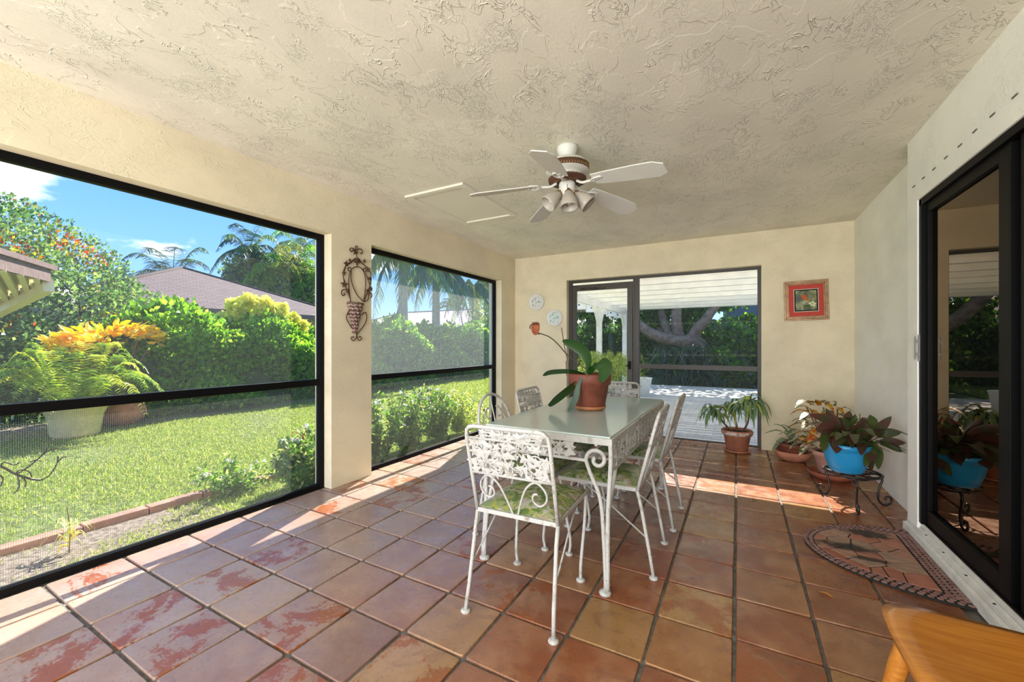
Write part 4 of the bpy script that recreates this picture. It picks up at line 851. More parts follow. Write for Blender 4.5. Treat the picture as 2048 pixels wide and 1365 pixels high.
for i, p in enumerate(sites):
    poly = inner[:]
    for j, q in enumerate(sites):
        if i == j or not poly: continue
        n_ = (q[0] - p[0], q[1] - p[1]); L_ = math.hypot(*n_); d_ = ((q[0] ** 2 + q[1] ** 2) - (p[0] ** 2 + p[1] ** 2)) / 2; poly = clip(poly, (n_[0] / L_, n_[1] / L_), d_ / L_ - .0035)
    if len(poly) < 3: continue
    cx = sum(a for a, b in poly) / len(poly); cy = sum(b for a, b in poly) / len(poly); n = len(poly)
    V = [(a, b, .011) for a, b in poly] + [(a, b, .0145) for a, b in poly] + [(cx + (a - cx) * .93, cy + (b - cy) * .93, .0165) for a, b in poly]
    F = [(k, (k + 1) % n, n + (k + 1) % n, n + k) for k in range(n)] + [(n + k, n + (k + 1) % n, 2 * n + (k + 1) % n, 2 * n + k) for k in range(n)] + [tuple(range(2 * n, 3 * n))]
    mb = MB(); mb.add(V, F, 0, False); o = mb.build('stone', 'stone', mr_)
pm = []
for v_ in range(5):
    n = 8; q = [(math.cos(2 * PI * k / n) * rs.uniform(.85, 1.05), math.sin(2 * PI * k / n) * rs.uniform(.85, 1.05)) for k in range(n)]
    V = [(a, b, 0) for a, b in q] + [(a, b, .4) for a, b in q] + [(a * .72, b * .72, .75) for a, b in q]; F = [(k, (k + 1) % n, n + (k + 1) % n, n + k) for k in range(n)] + [(n + k, n + (k + 1) % n, 2 * n + (k + 1) % n, 2 * n + k) for k in range(n)] + [tuple(range(2 * n, 3 * n))]
    me = bpy.data.meshes.new('pebble'); me.from_pydata(V, [], F); me.materials.append(M['pebble']); pm.append(me)
def peb(x, y, a, sx, sy):
    o = bpy.data.objects.new('pebble', rs.choice(pm)); COL.objects.link(o); o.parent = mr_; o.location = (x - .95, y - 3.06, .011); o.rotation_euler.z = a; o.scale = (sx, sy, .0065)
for row, (rx, ry) in enumerate(((.562, .425), (.537, .402), (.512, .379), (.489, .358))):
    L_ = PI * (rx + ry) / 2; n = int(L_ / .029)
    for k in range(n + 1):
        t = PI * (k + .5 * (row % 2)) / n
        if t > PI: continue
        x = .93 - rx * math.sin(t); y = 3.06 + ry * math.cos(t); peb(x + rs.uniform(-.002, .002), y, t + rs.uniform(-.3, .3), .0132, .0122)
for row, xx in enumerate((.932, .908, .884)):
    for k in range(28): peb(xx, 2.675 + k * .0278 + .014 * (row % 2), rs.uniform(0, 3), .0132, .0122)
# dry leaf
tag(lf(None, 'dry_leaf', cat([(.345, 2.455, .004), (.372, 2.44, .010), (.400, 2.425, .005)], 3), .016, 'dryleaf', 'oval'), 'small curled orange dry leaf lying on a floor tile left of the doormat', 'leaf')

# ================================================================ WALL ART
# sconce basket on the pillar
xw = XL + .012; r = empty('wall_basket_sconce', (xw, 2.5, 1.23), 'tall brown scrolled-iron wall sconce with leaf garland and wicker cone basket on the pillar', 'wall ornament')
def pz(x, y): return (660 + x / 5.93, 470 + y / 5.93)
def wp(pts, off=0): return [atx(*pz(x, y), xw + off) for x, y in pts]
mb = MB()
for P_ in ([(245, 795), (225, 640), (222, 520), (245, 430), (280, 390), (320, 378), (365, 392), (400, 440), (420, 530), (418, 640), (400, 795)],
           [(252, 430), (250, 520), (275, 620), (330, 725), (400, 795)], [(420, 450), (450, 530), (470, 590)],
           [(300, 275), (250, 320), (200, 350), (165, 420), (158, 500), (180, 590), (215, 690), (240, 760)], [(300, 280), (240, 335), (190, 370), (165, 450)],
           [(335, 275), (390, 345), (450, 400), (485, 470), (485, 550), (460, 640), (420, 740), (405, 790)], [(315, 245), (330, 290), (400, 350)],
           [(310, 205), (285, 170), (250, 155), (235, 180), (255, 200), (268, 188)], [(310, 205), (330, 172), (365, 170), (385, 200), (372, 226), (358, 212)], [(310, 200), (300, 150), (308, 132), (325, 140), (320, 160)],
           [(245, 800), (235, 880), (200, 950), (198, 1000), (240, 1080), (300, 1150), (318, 1190)], [(198, 950), (240, 930), (275, 960), (262, 990), (242, 975)],
           [(425, 920), (435, 980), (410, 1060), (350, 1140), (318, 1185)], [(425, 920), (395, 930), (385, 950)],
           [(316, 1170), (312, 1220), (285, 1255), (252, 1240), (255, 1212), (280, 1212), (282, 1228)], [(316, 1190), (330, 1235), (350, 1255), (372, 1235), (362, 1210), (342, 1212)],
           [(225, 700), (190, 650), (145, 655), (135, 695), (155, 722), (175, 705), (165, 690)], [(405, 795), (450, 770), (465, 700), (490, 690), (497, 730), (480, 748)], [(252, 430), (220, 425), (215, 390), (245, 390), (245, 410)], [(405, 440), (395, 410), (415, 390), (430, 415), (415, 440)]):
    mb.tube(cat(wp(P_, .004), 5), .0042, 6)
mb.build('scroll_frame', 'rust', r)
mb = MB()
for (x, y), s_ in (((310, 208), .030), ((322, 310), .036), ((200, 345), .026), ((163, 455), .022), ((172, 592), .034), ((205, 665), .022), ((453, 410), .026), ((470, 515), .02), ((488, 635), .024), ((450, 660), .022), ((240, 300), .016), ((410, 315), .018), ((455, 690), .018)):
    leafshape(mb, atx(*pz(x, y), xw + .012), s_, random.uniform(0, 6), (0, 1, 0), (0, 0, 1), (1, 0, 0), 5, .005)
mb.build('garland_leaves', 'rust', r)
cb = atx(*pz(345, 815), xw + .05); cbz = atx(*pz(322, 1150), xw + .03); mb = MB(); H_ = cb.z - cbz.z; nr = 17
for k in range(nr):
    t = k / (nr - 1); rad = .075 * (1 - t) + .014 * t; z = cb.z - H_ * t
    ring = [(XL + .004 + max(0, rad * .75 * math.sin(a)) + .006 * math.cos(a * 9 + k), cb.y + (cbz.y - cb.y) * t + rad * math.cos(a), z + .005 * math.sin(a * 9 + k * PI)) for a in [PI * q / 22 for q in range(23)]]
    mb.tube(ring, .009, 6, mi=k % 2)
mb.build('wicker_cone', ['wicker', 'wickerL'], r)
# plates, mask
def plate(px, py, m, label):
    p = aty(px, py, YB - .012); r = empty('wall_plate', (p.x, YB, p.z), label, 'plate', 'decorative plates on the back wall'); R = Matrix.Rotation(PI / 2, 3, 'X')
    MB().lathe([(0, .004), (.05, .004), (.085, .006)], (p.x, YB - .004, p.z), 36, axis=R).build('painted_centre', m, r); MB().lathe([(.085, .006), (.112, .016), (.12, .016), (.122, .012), (.10, .0), (0, 0)], (p.x, YB - .004, p.z), 36, axis=R).build('plate_rim', 'platerim', r)
plate(1073, 605, 'plate', 'round white plate with dark floral print, upper left one beside the corner'); plate(1109, 636, 'plateG', 'round pale green plate with leafy print, lower one beside the screen door')
mp_ = aty(1071, 658, YB); r = empty('wall_mask', (mp_.x, YB, mp_.z), 'small orange clay face mask with dark headband on the back wall below the plates', 'mask')
def mx(x, y, z): return (mp_.x + x, YB - y, mp_.z + z)
n1, n2 = 16, 18; V = []; F = []
for i in range(n1 + 1):
    z = .095 - .19 * i / n1; hw_ = .068 * math.sqrt(max(0, 1 - (abs(z - .01) / .106) ** 2.3)) * (1 if z > -.02 else 1 - (.02 + -z) * 1.6) + .002
    for j in range(n2 + 1):
        t = -1 + 2 * j / n2; x = hw_ * t; d = .040 * math.sqrt(max(0, 1 - t * t)) * (1 - (z / .13) ** 2)
        d += .022 * math.exp(-(x / .010) ** 2) * math.exp(-((z + .008) / .022) ** 2) + .009 * math.exp(-(x / .02) ** 2) * math.exp(-((z + .050) / .007) ** 2) - .008 * (math.exp(-((abs(x) - .026) / .011) ** 2) * math.exp(-((z - .018) / .009) ** 2))
        d += .006 * math.exp(-((z - .034) / .006) ** 2) * math.exp(-((abs(x) - .026) / .018) ** 2); V.append(mx(x, max(d, .0) + .002, z))
for i in range(n1):
    for j in range(n2): a = i * (n2 + 1) + j; F.append((a, a + 1, a + n2 + 2, a + n2 + 1))
mb = MB(); mb.add(V, F, 0, True); mb.build('face', mat('mask_clay', (.58, .16, .06, 1), .55, var=.15, vscale=20), r)
mb = MB(); mb.tube([mx(-.022, .043, -.052), mx(0, .050, -.049), mx(.022, .043, -.052)], .006, 6); mb.build('lips', 'matred', r)
mb = MB(); 
for s in (-1, 1): mb.lathe([(0, -.004), (.008, 0), (0, .004)], mx(s * .026, .034, .018), 8)
mb.build('eyes', 'black', r)
mb = MB(); mb.tube([mx(.068 * math.sin(a), .036 * math.cos(a), .064) for a in [-1.5 + 3 * k / 12 for k in range(13)]], .006, 6).tube([mx(.05 * math.sin(a), .030 * math.cos(a), .085) for a in [-1.5 + 3 * k / 12 for k in range(13)]], .006, 6).tube([mx(-.07, .01, .06), mx(-.09, .012, .03), mx(-.085, .01, 0)], .006, 6); mb.build('headband', 'rust', r)
# framed picture
r = empty('framed_picture', (.655, YB, 1.685), 'small framed print of a red-orange bird among flowers with red mount and gilt frame', 'picture'); r.rotation_euler.y = math.radians(-1.2)
fx, fz = .2, .218; f = MB()
for t_, d_, wd in ((0, .018, .018), (.018, .030, .016), (.034, .022, .012)):
    a, b = fx - t_, fz - t_
    f.box((-a, -d_, b - wd), (a, 0, b)).box((-a, -d_, -b), (a, 0, -b + wd)).box((-a, -d_, -b + wd), (-a + wd, 0, b - wd)).box((a - wd, -d_, -b + wd), (a, 0, b - wd))
f.build('frame', 'gold', r, world=False, bevel=.003)
MB().box((-fx + .04, -.012, -fz + .04), (fx - .04, 0, fz - .04)).build('mount', 'matred', r, world=False)
f = MB(); f.box((-.112, -.0145, -.125), (.112, -.012, .125)); f.build('mount_edge', 'cream', r, world=False)
f = MB(); f.box((-.105, -.0155, -.118), (.105, -.0145, .118)); f.build('inner_edge', 'black', r, world=False)
MB().box((-.094, -.017, -.107), (.094, -.0155, .107)).build('print', 'print', r, world=False)
def flat(name, polys, m, y=-.0175):
    mb = MB()
    for p in polys: mb.add([(a, y, b) for a, b in p], [tuple(range(len(p)))])
    return mb.build(name, m, r, world=False)
flat('printed_bird', [[(-.045, .045), (-.030, .02), (-.012, .0), (.015, -.004), (.030, -.008), (.018, .012), (.008, .030), (-.004, .050), (-.002, .068), (-.018, .062), (-.034, .060)]], 'orange')
fls = []
for cx, cz in ((.035, -.035), (.06, -.025), (.075, -.04), (.05, -.055), (.07, -.06)): fls += [[(cx + .017 * math.cos(a) * (1 if q % 2 else .6), cz + .014 * math.sin(a) * (1 if q % 2 else .6)) for q, a in [(q, 2 * PI * q / 10) for q in range(10)]]]
flat('printed_flowers', fls, 'fl_cream'); flat('printed_leaves', [[(-.03 + .012 * k, -.06 + .004 * k), (-.02 + .012 * k, -.095), (-.012 + .012 * k, -.055)] for k in range(5)], 'hedgeA')

# ================================================================ WOODEN CHAIR (bottom right)
wc = Vector((.56, 1.39, 0)); r = empty('wooden_chair', wc, 'varnished orange-brown wooden chair with saddle seat at the lower right corner', 'chair')
n = 14; V = []; F = []; sx_, sy_ = .205, .215
def sq(u_, v_): # superellipse map
    e = 5; k = max(abs(u_), abs(v_)); l_ = (abs(u_) ** e + abs(v_) ** e) ** (1 / e); s_ = k / l_ if l_ > 0 else 1; return u_ * s_, v_ * s_
for lay in (0, 1):
    for i in range(n + 1):
        for j in range(n + 1):
            a, b = sq(-1 + 2 * i / n, -1 + 2 * j / n); ed = max(abs(-1 + 2 * i / n), abs(-1 + 2 * j / n))
            w_ = 1 - .10 * (a + 1) / 2; z = (.45 - .010 * max(0, 1 - (a * a + b * b) * 1.1) - (.006 if ed > .99 else 0)) if lay == 0 else .412; V.append((wc.x + a * sx_ * (1 if lay == 0 else .96), wc.y + b * sy_ * w_ * (1 if lay == 0 else .96), z))
def idx(l_, i, j): return l_ * (n + 1) ** 2 + i * (n + 1) + j
for i in range(n):
    for j in range(n): F += [(idx(0, i, j), idx(0, i + 1, j), idx(0, i + 1, j + 1), idx(0, i, j + 1)), (idx(1, i, j), idx(1, i, j + 1), idx(1, i + 1, j + 1), idx(1, i + 1, j))]
bd = [(i, 0) for i in range(n)] + [(n, j) for j in range(n)] + [(i, n) for i in range(n, 0, -1)] + [(0, j) for j in range(n, 0, -1)]
for k in range(len(bd)): a, b = bd[k], bd[(k + 1) % len(bd)]; F.append((idx(0, *a), idx(1, *a), idx(1, *b), idx(0, *b)))
mb = MB(); mb.add(V, F, 0, True); mb.build('seat', 'oak', r)
for sx in (-1, 1):
    for sy in (-1, 1):
        p0 = wc + Vector((sx * .14, sy * .14, .415)); p1 = wc + Vector((sx * .21, sy * .19, 0)); pts = [p0.lerp(p1, t) for t in (0, .12, .3, .5, .7, .85, 1)]; MB().tube(pts, [.016, .020, .024, .021, .024, .017, .013], 12).build('leg', 'oak', r)
for sy in (-1, 1): MB().tube([wc + Vector((-.175, sy * .165, .2)), wc + Vector((0, sy * .165, .2)), wc + Vector((.175, sy * .165, .2))], [.009, .014, .009], 8).build('stretcher', 'oak', r)
for k in range(5):
    y_ = -.165 + .0825 * k; p0 = wc + Vector((.140 if k in (0, 4) else .16, y_, .44)); p1 = wc + Vector((.30, y_ * 1.15, .90)); R_ = .022 if k in (0, 4) else .010
    MB().tube([p0, p0.lerp(p1, .1), p0.lerp(p1, .5), p1], [R_ * .85, R_, R_ * 1.05, R_ * .8], 12).build('back_post' if k in (0, 4) else 'spindle', 'oak', r)
mb = MB(); mb.tube(cat([wc + Vector((.29, -.23, .90)), wc + Vector((.315, 0, .92)), wc + Vector((.29, .23, .90))], 6), .026, 10); mb.build('crest_rail', 'oak', r)

# ================================================================ OUTSIDE: GROUND
GZ = -.10
st(MB().box((-80, -60, GZ - .2), (XO, 80, GZ)), 'lawn', 'lawn')
st(MB().box((XO, 5.64, GZ - .2), (40, 80, GZ - .012)), 'lawn', 'lawn')
st(MB().box((XO + .0, 5.64, GZ - .1), (9, 13.2, -.035)), 'patio', 'deck')
st(MB().box((-3.93, -6, GZ - .05), (XO, 1.75, GZ + .006)), 'flower_bed', 'dirt')
st(MB().box((-9.9, -2, GZ - .05), (-8.6, 16, GZ + .01)), 'flower_bed', 'dirt')
def grass(name, n, x0, x1, y0, y1, l0, l1, w, label, dens=None):
    x = RNG.uniform(x0, x1, n); y = RNG.uniform(y0, y1, n)
    if dens is not None: k = dens(x, y); x, y = x[k], y[k]
    n = len(x); z = np.full(n, GZ); d = RNG.normal(size=(n, 3)) * .55; d[:, 2] = RNG.uniform(.5, 1.2, n)
    o = leaves(name, np.stack([x, y, z], 1), d, RNG.uniform(l0, l1, n), w, ['grassA', 'grassB', 'grassC'], tpl=T_BLADE, probs=[.45, .35, .2], kind='stuff'); return tag(o, label, 'grass')
pat = lambda x, y: (np.sin(x * 2.1 + 1.3 * np.sin(y * 1.7)) + np.sin(y * 2.9 + x) + RNG.normal(size=len(x)) * .8) > -1.5
near = lambda x, y: pat(x, y) & ~((x > -3.95) & (y < 1.5) & (np.sin(x * 9 + y * 4) + RNG.normal(size=len(x)) * .5 > -.45)) & ~((x > -4.07) & (x < -3.92) & (y < 2.4)) & (RNG.uniform(size=len(x)) < np.clip(1.25 - (-x - 3) / 7.5, .25, 1))
grass('near_lawn_grass', 330000, -9.2, XO - .02, -.2, 9.0, .018, .045, .17, 'bright sunlit green lawn grass beyond the left screens', near)
grass('far_lawn_grass', 90000, -9.0, XO - .02, 9.0, 18, .05, .10, .2, 'shaded lawn grass farther back beyond the second left screen')
# brick edging
eg = empty('brick_edging', (-3.98, .9, GZ), 'row of reddish bricks laid end to end edging the lawn by the wall', 'edging')
y_ = -.8
while y_ < 2.5:
    L_ = random.uniform(.30, .40); xo = -3.985 + .012 * math.sin(y_ * 3) + (.03 * (y_ - 1)); mb = MB(); mb.box((xo - .05, y_, GZ - .02), (xo + .05, y_ + L_ - .008, GZ + .055 + random.uniform(-.004, .004))); mb.build('brick', 'brick', eg, bevel=.006); y_ += L_
tagm = lambda o, *a, **k: tag(o, *a, **k)
# ================================================================ HEDGES, BUSHES
def hedge(name, x0, x1, y0, y1, z1, n, L_, mats, probs, label, face='+x', gz=GZ, tpl=T_OVAL, wob=.17, catg='hedge', core='darkA', grp=None):
    r = empty(name, ((x0 + x1) / 2, (y0 + y1) / 2, gz), label, catg, grp)
    mb = MB(); mb.box((x0 + .22, y0 + .2, gz), (x1 - .22, y1 - .2, z1 - .25)); mb.build('branch_mass', core, r)
    area_t = (x1 - x0) * (y1 - y0); af = (y1 - y0) * (z1 - gz); ag = (x1 - x0) * (z1 - gz); tot = area_t + af + ag
    kt, kf = int(n * area_t / tot), int(n * af / tot); kg = n - kt - kf
    P = []; D = []
    a = np.stack([RNG.uniform(x0, x1, kt), RNG.uniform(y0, y1, kt), np.full(kt, z1)], 1); P.append(a); D.append(np.tile((0, 0, 1.), (kt, 1)))
    xf = x1 if '+x' in face else x0; sx = 1. if '+x' in face else -1.
    a = np.stack([np.full(kf, xf), RNG.uniform(y0, y1, kf), RNG.uniform(gz, z1, kf)], 1); P.append(a); D.append(np.tile((sx, 0, .5), (kf, 1)))
    a = np.stack([RNG.uniform(x0, x1, kg), np.full(kg, y0), RNG.uniform(gz, z1, kg)], 1); P.append(a); D.append(np.tile((0, -1., .5), (kg, 1)))
    P = np.concatenate(P); D = np.concatenate(D); m = len(P)
    lump = wob * (np.sin(P[:, 1] * 3.1 + P[:, 2] * 2) + np.sin(P[:, 0] * 4 + P[:, 1] * 1.3 + P[:, 2] * 5))
    P = P + D * (lump - np.abs(RNG.normal(size=m)) * .10)[:, None]; P[:, 2] = np.maximum(P[:, 2], gz + .02) + np.where(P[:, 2] > z1 - .1, np.abs(RNG.normal(size=m)) * .09, 0)
    D = D + RNG.normal(size=(m, 3)) * .95 + np.array((0, 0, .45))
    leaves('foliage', P, D, RNG.uniform(.7, 1.25, m) * L_, .62, mats, r, tpl, probs); return r
hedge('hedge', -9.9, -8.9, 2.6, 9.2, 1.56, 30000, .105, ['hedgeA', 'hedgeB', 'hedgeC'], [.3, .4, .3], 'bright round-leaved green hedge behind the lawn, seen through the first left screen')
hedge('hedge', -9.9, -8.9, 9.3, 19, 1.66, 22000, .12, ['hedgeA', 'hedgeB', 'hedgeC'], [.4, .4, .2], 'round-leaved green hedge behind the lawn, seen through the second left screen')
hedge('hedge', -11.5, 3.5, 19.5, 20.5, 1.9, 9000, .16, ['darkA', 'darkB', 'hedgeA'], [.4, .4, .2], 'dark hedge closing the far end of the garden beyond the patio', face='-x')
def blob(name, c, rad, n, L_, mats, probs, label, catg='bush', core='darkA', tpl=T_OVAL, lump=.12, flat=None, stems=None, wr=.6, cz=.82, cluster=False):
    r = empty(name, (c[0], c[1], GZ), label, catg); c = np.array(c, float); rad = np.array(rad, float)
    s = sph(n); s = s[s[:, 2] * rad[2] + c[2] > GZ + .1] if True else s; n = len(s)
    rr = 1 + lump * (np.sin(s[:, 0] * 7 + 1) + np.sin(s[:, 1] * 9 + s[:, 2] * 5) + .6 * np.sin(s[:, 2] * 17 + s[:, 0] * 13)) * .5 - np.abs(RNG.normal(size=n)) * .09
    P = c + s * rad * rr[:, None]; mi_ = None
    if cluster:
        g = np.sin(P[:, 0] * 3.1 + P[:, 1] * 2.3) + np.sin(P[:, 1] * 4.7 + P[:, 2] * 3.9) + np.sin(P[:, 2] * 6.1 + P[:, 0] * 2) + RNG.normal(size=n) * .7
        mi_ = RNG.choice(3, n, p=[.42, .38, .20]); mi_ = np.where((g > 1.35) & (RNG.uniform(size=n) < .7), RNG.choice([3, 4], n, p=[.45, .55]), mi_); mi_ = np.where(RNG.uniform(size=n) < .05, 5, mi_)
    D = s * .6 + RNG.normal(size=(n, 3)) * .6 + np.array((0, 0, .3))
    if core:
        mb = MB(); mb.lathe([(rad[0] * cz * math.cos(t), c[2] + rad[2] * cz * math.sin(t)) for t in [-PI / 2 + PI * k / 10 for k in range(11)]], (c[0], c[1], 0), 20, sy=rad[1] / rad[0]); mb.build('branch_mass', core, r)
    leaves('foliage', P, D, RNG.uniform(.7, 1.3, n) * L_, wr, mats, r, tpl, probs, mi=mi_)
    return r
bm = blob('flowering_mound', (-12.2, -.1, .8), (2.4, 5.1, 3.3), 95000, .085, ['bougA', 'bougB', 'darkB', 'bougO', 'bougY', 'bluish'], [.34, .26, .18, .08, .07, .07], 'huge rounded green bush flecked with orange and yellow leaves at the left edge', lump=.10, tpl=T_DIA, cluster=True)
tag(bm, cat='bush')
# yellow croton by the hedge
yc = Vector((-8.75, 2.75, GZ)); r = empty('yellow_croton', yc, 'shrub with bright yellow-orange leaves on bare stems in front of the hedge', 'shrub')
for k in range(9):
    a = k * .7; MB().tube(cat([yc + Vector((.05 * math.cos(a), .06 * math.sin(a), 0)), yc + Vector((.12 * math.cos(a), .22 * math.sin(a) - .1, .7)), yc + Vector((.2 * math.cos(a), .5 * math.sin(a) - .15, 1.30 + .1 * math.sin(a * 3)))], 4), .014, 5).build('stem', 'twig', r)
n = 620; th = RNG.uniform(0, 2 * PI, n); q = np.sqrt(RNG.uniform(0, 1, n)); P = np.stack([yc.x + .3 * q * np.cos(th), yc.y - .12 + .66 * q * np.sin(th), yc.z + 1.36 + .14 * (1 - q ** 2) + .05 * np.sin(th * 3) + RNG.normal(size=n) * .055 + .12 * q * np.sin(th)], 1)
D = np.stack([np.cos(th), np.sin(th), RNG.uniform(-.2, .9, n)], 1) + RNG.normal(size=(n, 3)) * .4; leaves('foliage', P, D, RNG.uniform(.10, .19, n), .38, ['yellow', 'limeY', 'lime'], r, T_OVAL, [.7, .2, .1])
# yellow-green bush poking above the hedge
r = empty('variegated_bush', (-9.5, 5.3, GZ), 'pale yellow-green leafed bush rising above the hedge in front of the brown roof', 'bush')
MB().tube([(-9.5, 5.3, GZ), (-9.5, 5.3, 1.7)], .03, 6).build('stem', 'twig', r)
for px, py, s_ in ((412, 640, .20), (455, 632, .22), (470, 606, .2), (497, 598, .24), (530, 602, .22), (545, 618, .24), (562, 612, .18), (585, 634, .22), (600, 645, .2), (515, 625, .3), (480, 640, .3), (435, 655, .25), (560, 645, .3)):
    c_ = atx(px, py + 8, -9.45); n = 260; s = sph(n); leaves('leaf_cluster', np.array(c_) + s * s_ * .6 * RNG.uniform(.5, 1, n)[:, None], s * .6 + RNG.normal(size=(n, 3)) * .6 + np.array((0, 0, .5)), RNG.uniform(.08, .15, n), .8, ['limeY', 'lime'], r, T_OVAL, [.6, .4])

# ================================================================ FERN IN PLANTER, POTS, STATUE
fc = Vector((-8.25, 2.12, GZ)); r = empty('potted_fern', fc, 'big bright green fern spreading from a pale tapered stone planter on the lawn', 'plant')
MB().lathe([(0, GZ), (.24, GZ), (.255, GZ + .05), (.29, GZ + .30), (.34, GZ + .42), (.37, GZ + .46), (.35, GZ + .47), (.30, GZ + .42), (0, GZ + .40)], (fc.x, fc.y, 0), 32).build('planter', 'planter', r)
def frond_mesh(mb_list, base_, u, L_, rise, droop, nl, lw, ll, mats_i=0, vdown=.1):
    """pinnate frond: rachis + leaflets, returns arrays"""
    path = [base_ + u * L_ * t * (1 - .12 * t) + Vector((0, 0, rise * math.sin(min(1, t * 1.1) * PI / 2) - droop * t ** 2.4)) for t in [i / 14 for i in range(15)]]
    P = []; D = []; Ls = []
    side = Vector((-u.y, u.x, 0))
    for i in range(nl):
        t = .08 + .92 * i / nl; f_ = t * 14; k = min(13, int(f_)); p = path[k].lerp(path[k + 1], f_ - k); tan = (path[k + 1] - path[k]).normalized()
        for s in (-1, 1):
            d = side * s + tan * .45 + Vector((0, 0, -vdown)); P.append(p); D.append(d); Ls.append(ll * (math.sin(PI * (t * .86 + .10)) ** .6))
    return path, P, D, Ls
T_LF = (np.array([(0, .5, 0), (0, -.5, 0), (.6, .42, 0), (.6, -.42, 0), (1, 0, -.14)], float), np.array([(0, 1, 3), (0, 3, 2), (2, 3, 4)]))
def frond(root, name, base_, ang, L_, rise, droop, nl, ll, wr, mats, vdown=.1, rr=.008, rm='stemg'):
    u = Vector((math.cos(ang), math.sin(ang), 0)); path, P, D, Ls = frond_mesh(None, Vector(base_), u, L_, rise, droop, nl, 0, ll, 0, vdown)
    D = np.array([tuple(d) for d in D]) + RNG.normal(size=(len(D), 3)) * .10
    o = leaves(name, np.array([tuple(p) for p in P]), D, np.array(Ls), wr, mats, root, T_LF, spin=False, kind=None)
    return path
fb = fc + Vector((0, 0, .44))
for k in range(64):
    a = k * 2.4; el = (k + .5) / 64; frond(r, 'frond', fb + Vector((.15 * math.cos(a), .15 * math.sin(a), 0)), a, (.35 + .75 * el), 1.0 - .45 * el + random.uniform(0, .15), .20 + .60 * el, 36, .125, .17, ['fern' if k % 3 else 'lime'], .12)
tag(MB().lathe([(0, GZ), (.16, GZ), (.27, GZ + .10), (.31, GZ + .20), (.29, GZ + .30), (.22, GZ + .37), (.24, GZ + .40), (.21, GZ + .40), (.19, GZ + .36), (.0, GZ + .34)], (-8.75, 2.78, 0), 28).build('clay_jar', 'terraL'), 'round-bellied terracotta jar on the lawn beside the fern planter', 'pot')
tag(MB().lathe([(0, GZ), (.17, GZ), (.18, GZ + .05), (.15, GZ + .12), (.10, GZ + .22), (.12, GZ + .27), (.06, GZ + .34), (.07, GZ + .38), (.03, GZ + .43), (0, GZ + .44)], atz(547, 803, GZ), 14).build('garden_ornament', 'statue'), 'small white stepped garden ornament in the shade at the foot of the hedge', 'ornament')

# ================================================================ FLOWER SHRUBS ALONG THE WALL
def shrub(x, y, h, rad, n, label, fl=26, mats=('shrub', 'shrubD', 'grassB'), gx=None):
    r = empty('flowering_shrub', (x, y, GZ), label, 'shrub', 'flowering shrubs along the left wall'); ns = int(10 + rad * 30)
    P = []; D = []; tips = []
    for k in range(ns):
        a = RNG.uniform(0, 2 * PI); q = RNG.uniform(.1, 1) * rad; hh = h * RNG.uniform(.55, 1.0); tip = np.array((min(x + q * math.cos(a), XO - .06), y + q * math.sin(a), GZ + hh)); b0 = np.array((x + .25 * q * math.cos(a), y + .25 * q * math.sin(a), GZ)); m = max(8, n // ns)
        t = RNG.uniform(.12, 1, m); p = b0 + (tip - b0) * t[:, None] + RNG.normal(size=(m, 3)) * .02; p[:, 0] = np.minimum(p[:, 0], XO - .03); P.append(p); d = RNG.normal(size=(m, 3)); d[:, 2] += .5; D.append(d); tips.append(tip)
    leaves('foliage', np.concatenate(P), np.concatenate(D), RNG.uniform(.03, .065, sum(len(p) for p in P)), .42, list(mats), r, T_OVAL, [.5, .3, .2])
    if fl:
        k = RNG.choice(len(tips), fl); c_ = np.array(tips)[k]; c_ = np.repeat(c_, 10, 0) + RNG.normal(size=(fl * 10, 3)) * .013; d = RNG.normal(size=c_.shape); d[:, 2] += .6
        leaves('flowers', c_, d, .022, .8, ['petal', 'petalW'], r, T_DIA, [.4, .6])
shrub(-3.46, 2.34, .50, .24, 3200, 'airy shrub with lilac flowers beside the lower right corner of the first screen', 14)
shrub(-3.85, 2.0, .26, .42, 900, 'low sprawling lilac-flowered plant over the end of the brick edging', 7)
shrub(-3.50, 2.75, .66, .36, 3000, 'leafy lilac-flowered shrub behind the pillar between the two screens', 20)
shrub(-3.55, 3.25, .74, .36, 3600, 'lilac-flowered shrub at the left of the second screen', 24)
shrub(-3.50, 3.75, .70, .34, 3400, 'lilac-flowered shrub at the middle of the second screen', 20)
shrub(-3.55, 4.30, .72, .36, 3400, 'greener shrub with few flowers right of the middle of the second screen', 10)
shrub(-3.50, 4.85, .66, .32, 2800, 'yellow-green low shrub at the right of the second screen', 6, ('grassB', 'shrub', 'lime'))
for (px, py, base_y, lb) in ((830, 775, 3.45, 'tall single leafy flower spike, left one of the two at the second screen'), (857, 780, 3.9, 'tall single leafy flower spike, right one of the two at the second screen')):
    tp = atx(px, py, -3.7); r = empty('flower_spike', (-3.7, tp.y, GZ), lb, 'plant'); MB().tube([(-3.7, tp.y, GZ), tp], .004, 5).build('stem', 'stemg', r)
    m = 120; t = RNG.uniform(.35, 1, m); leaves('foliage', np.stack([np.full(m, -3.7), np.full(m, tp.y), GZ + (tp.z - GZ) * t], 1), RNG.normal(size=(m, 3)) + np.array((0, 0, .5)), .05, .4, ['shrub', 'petalW'], r, T_OVAL, [.75, .25])
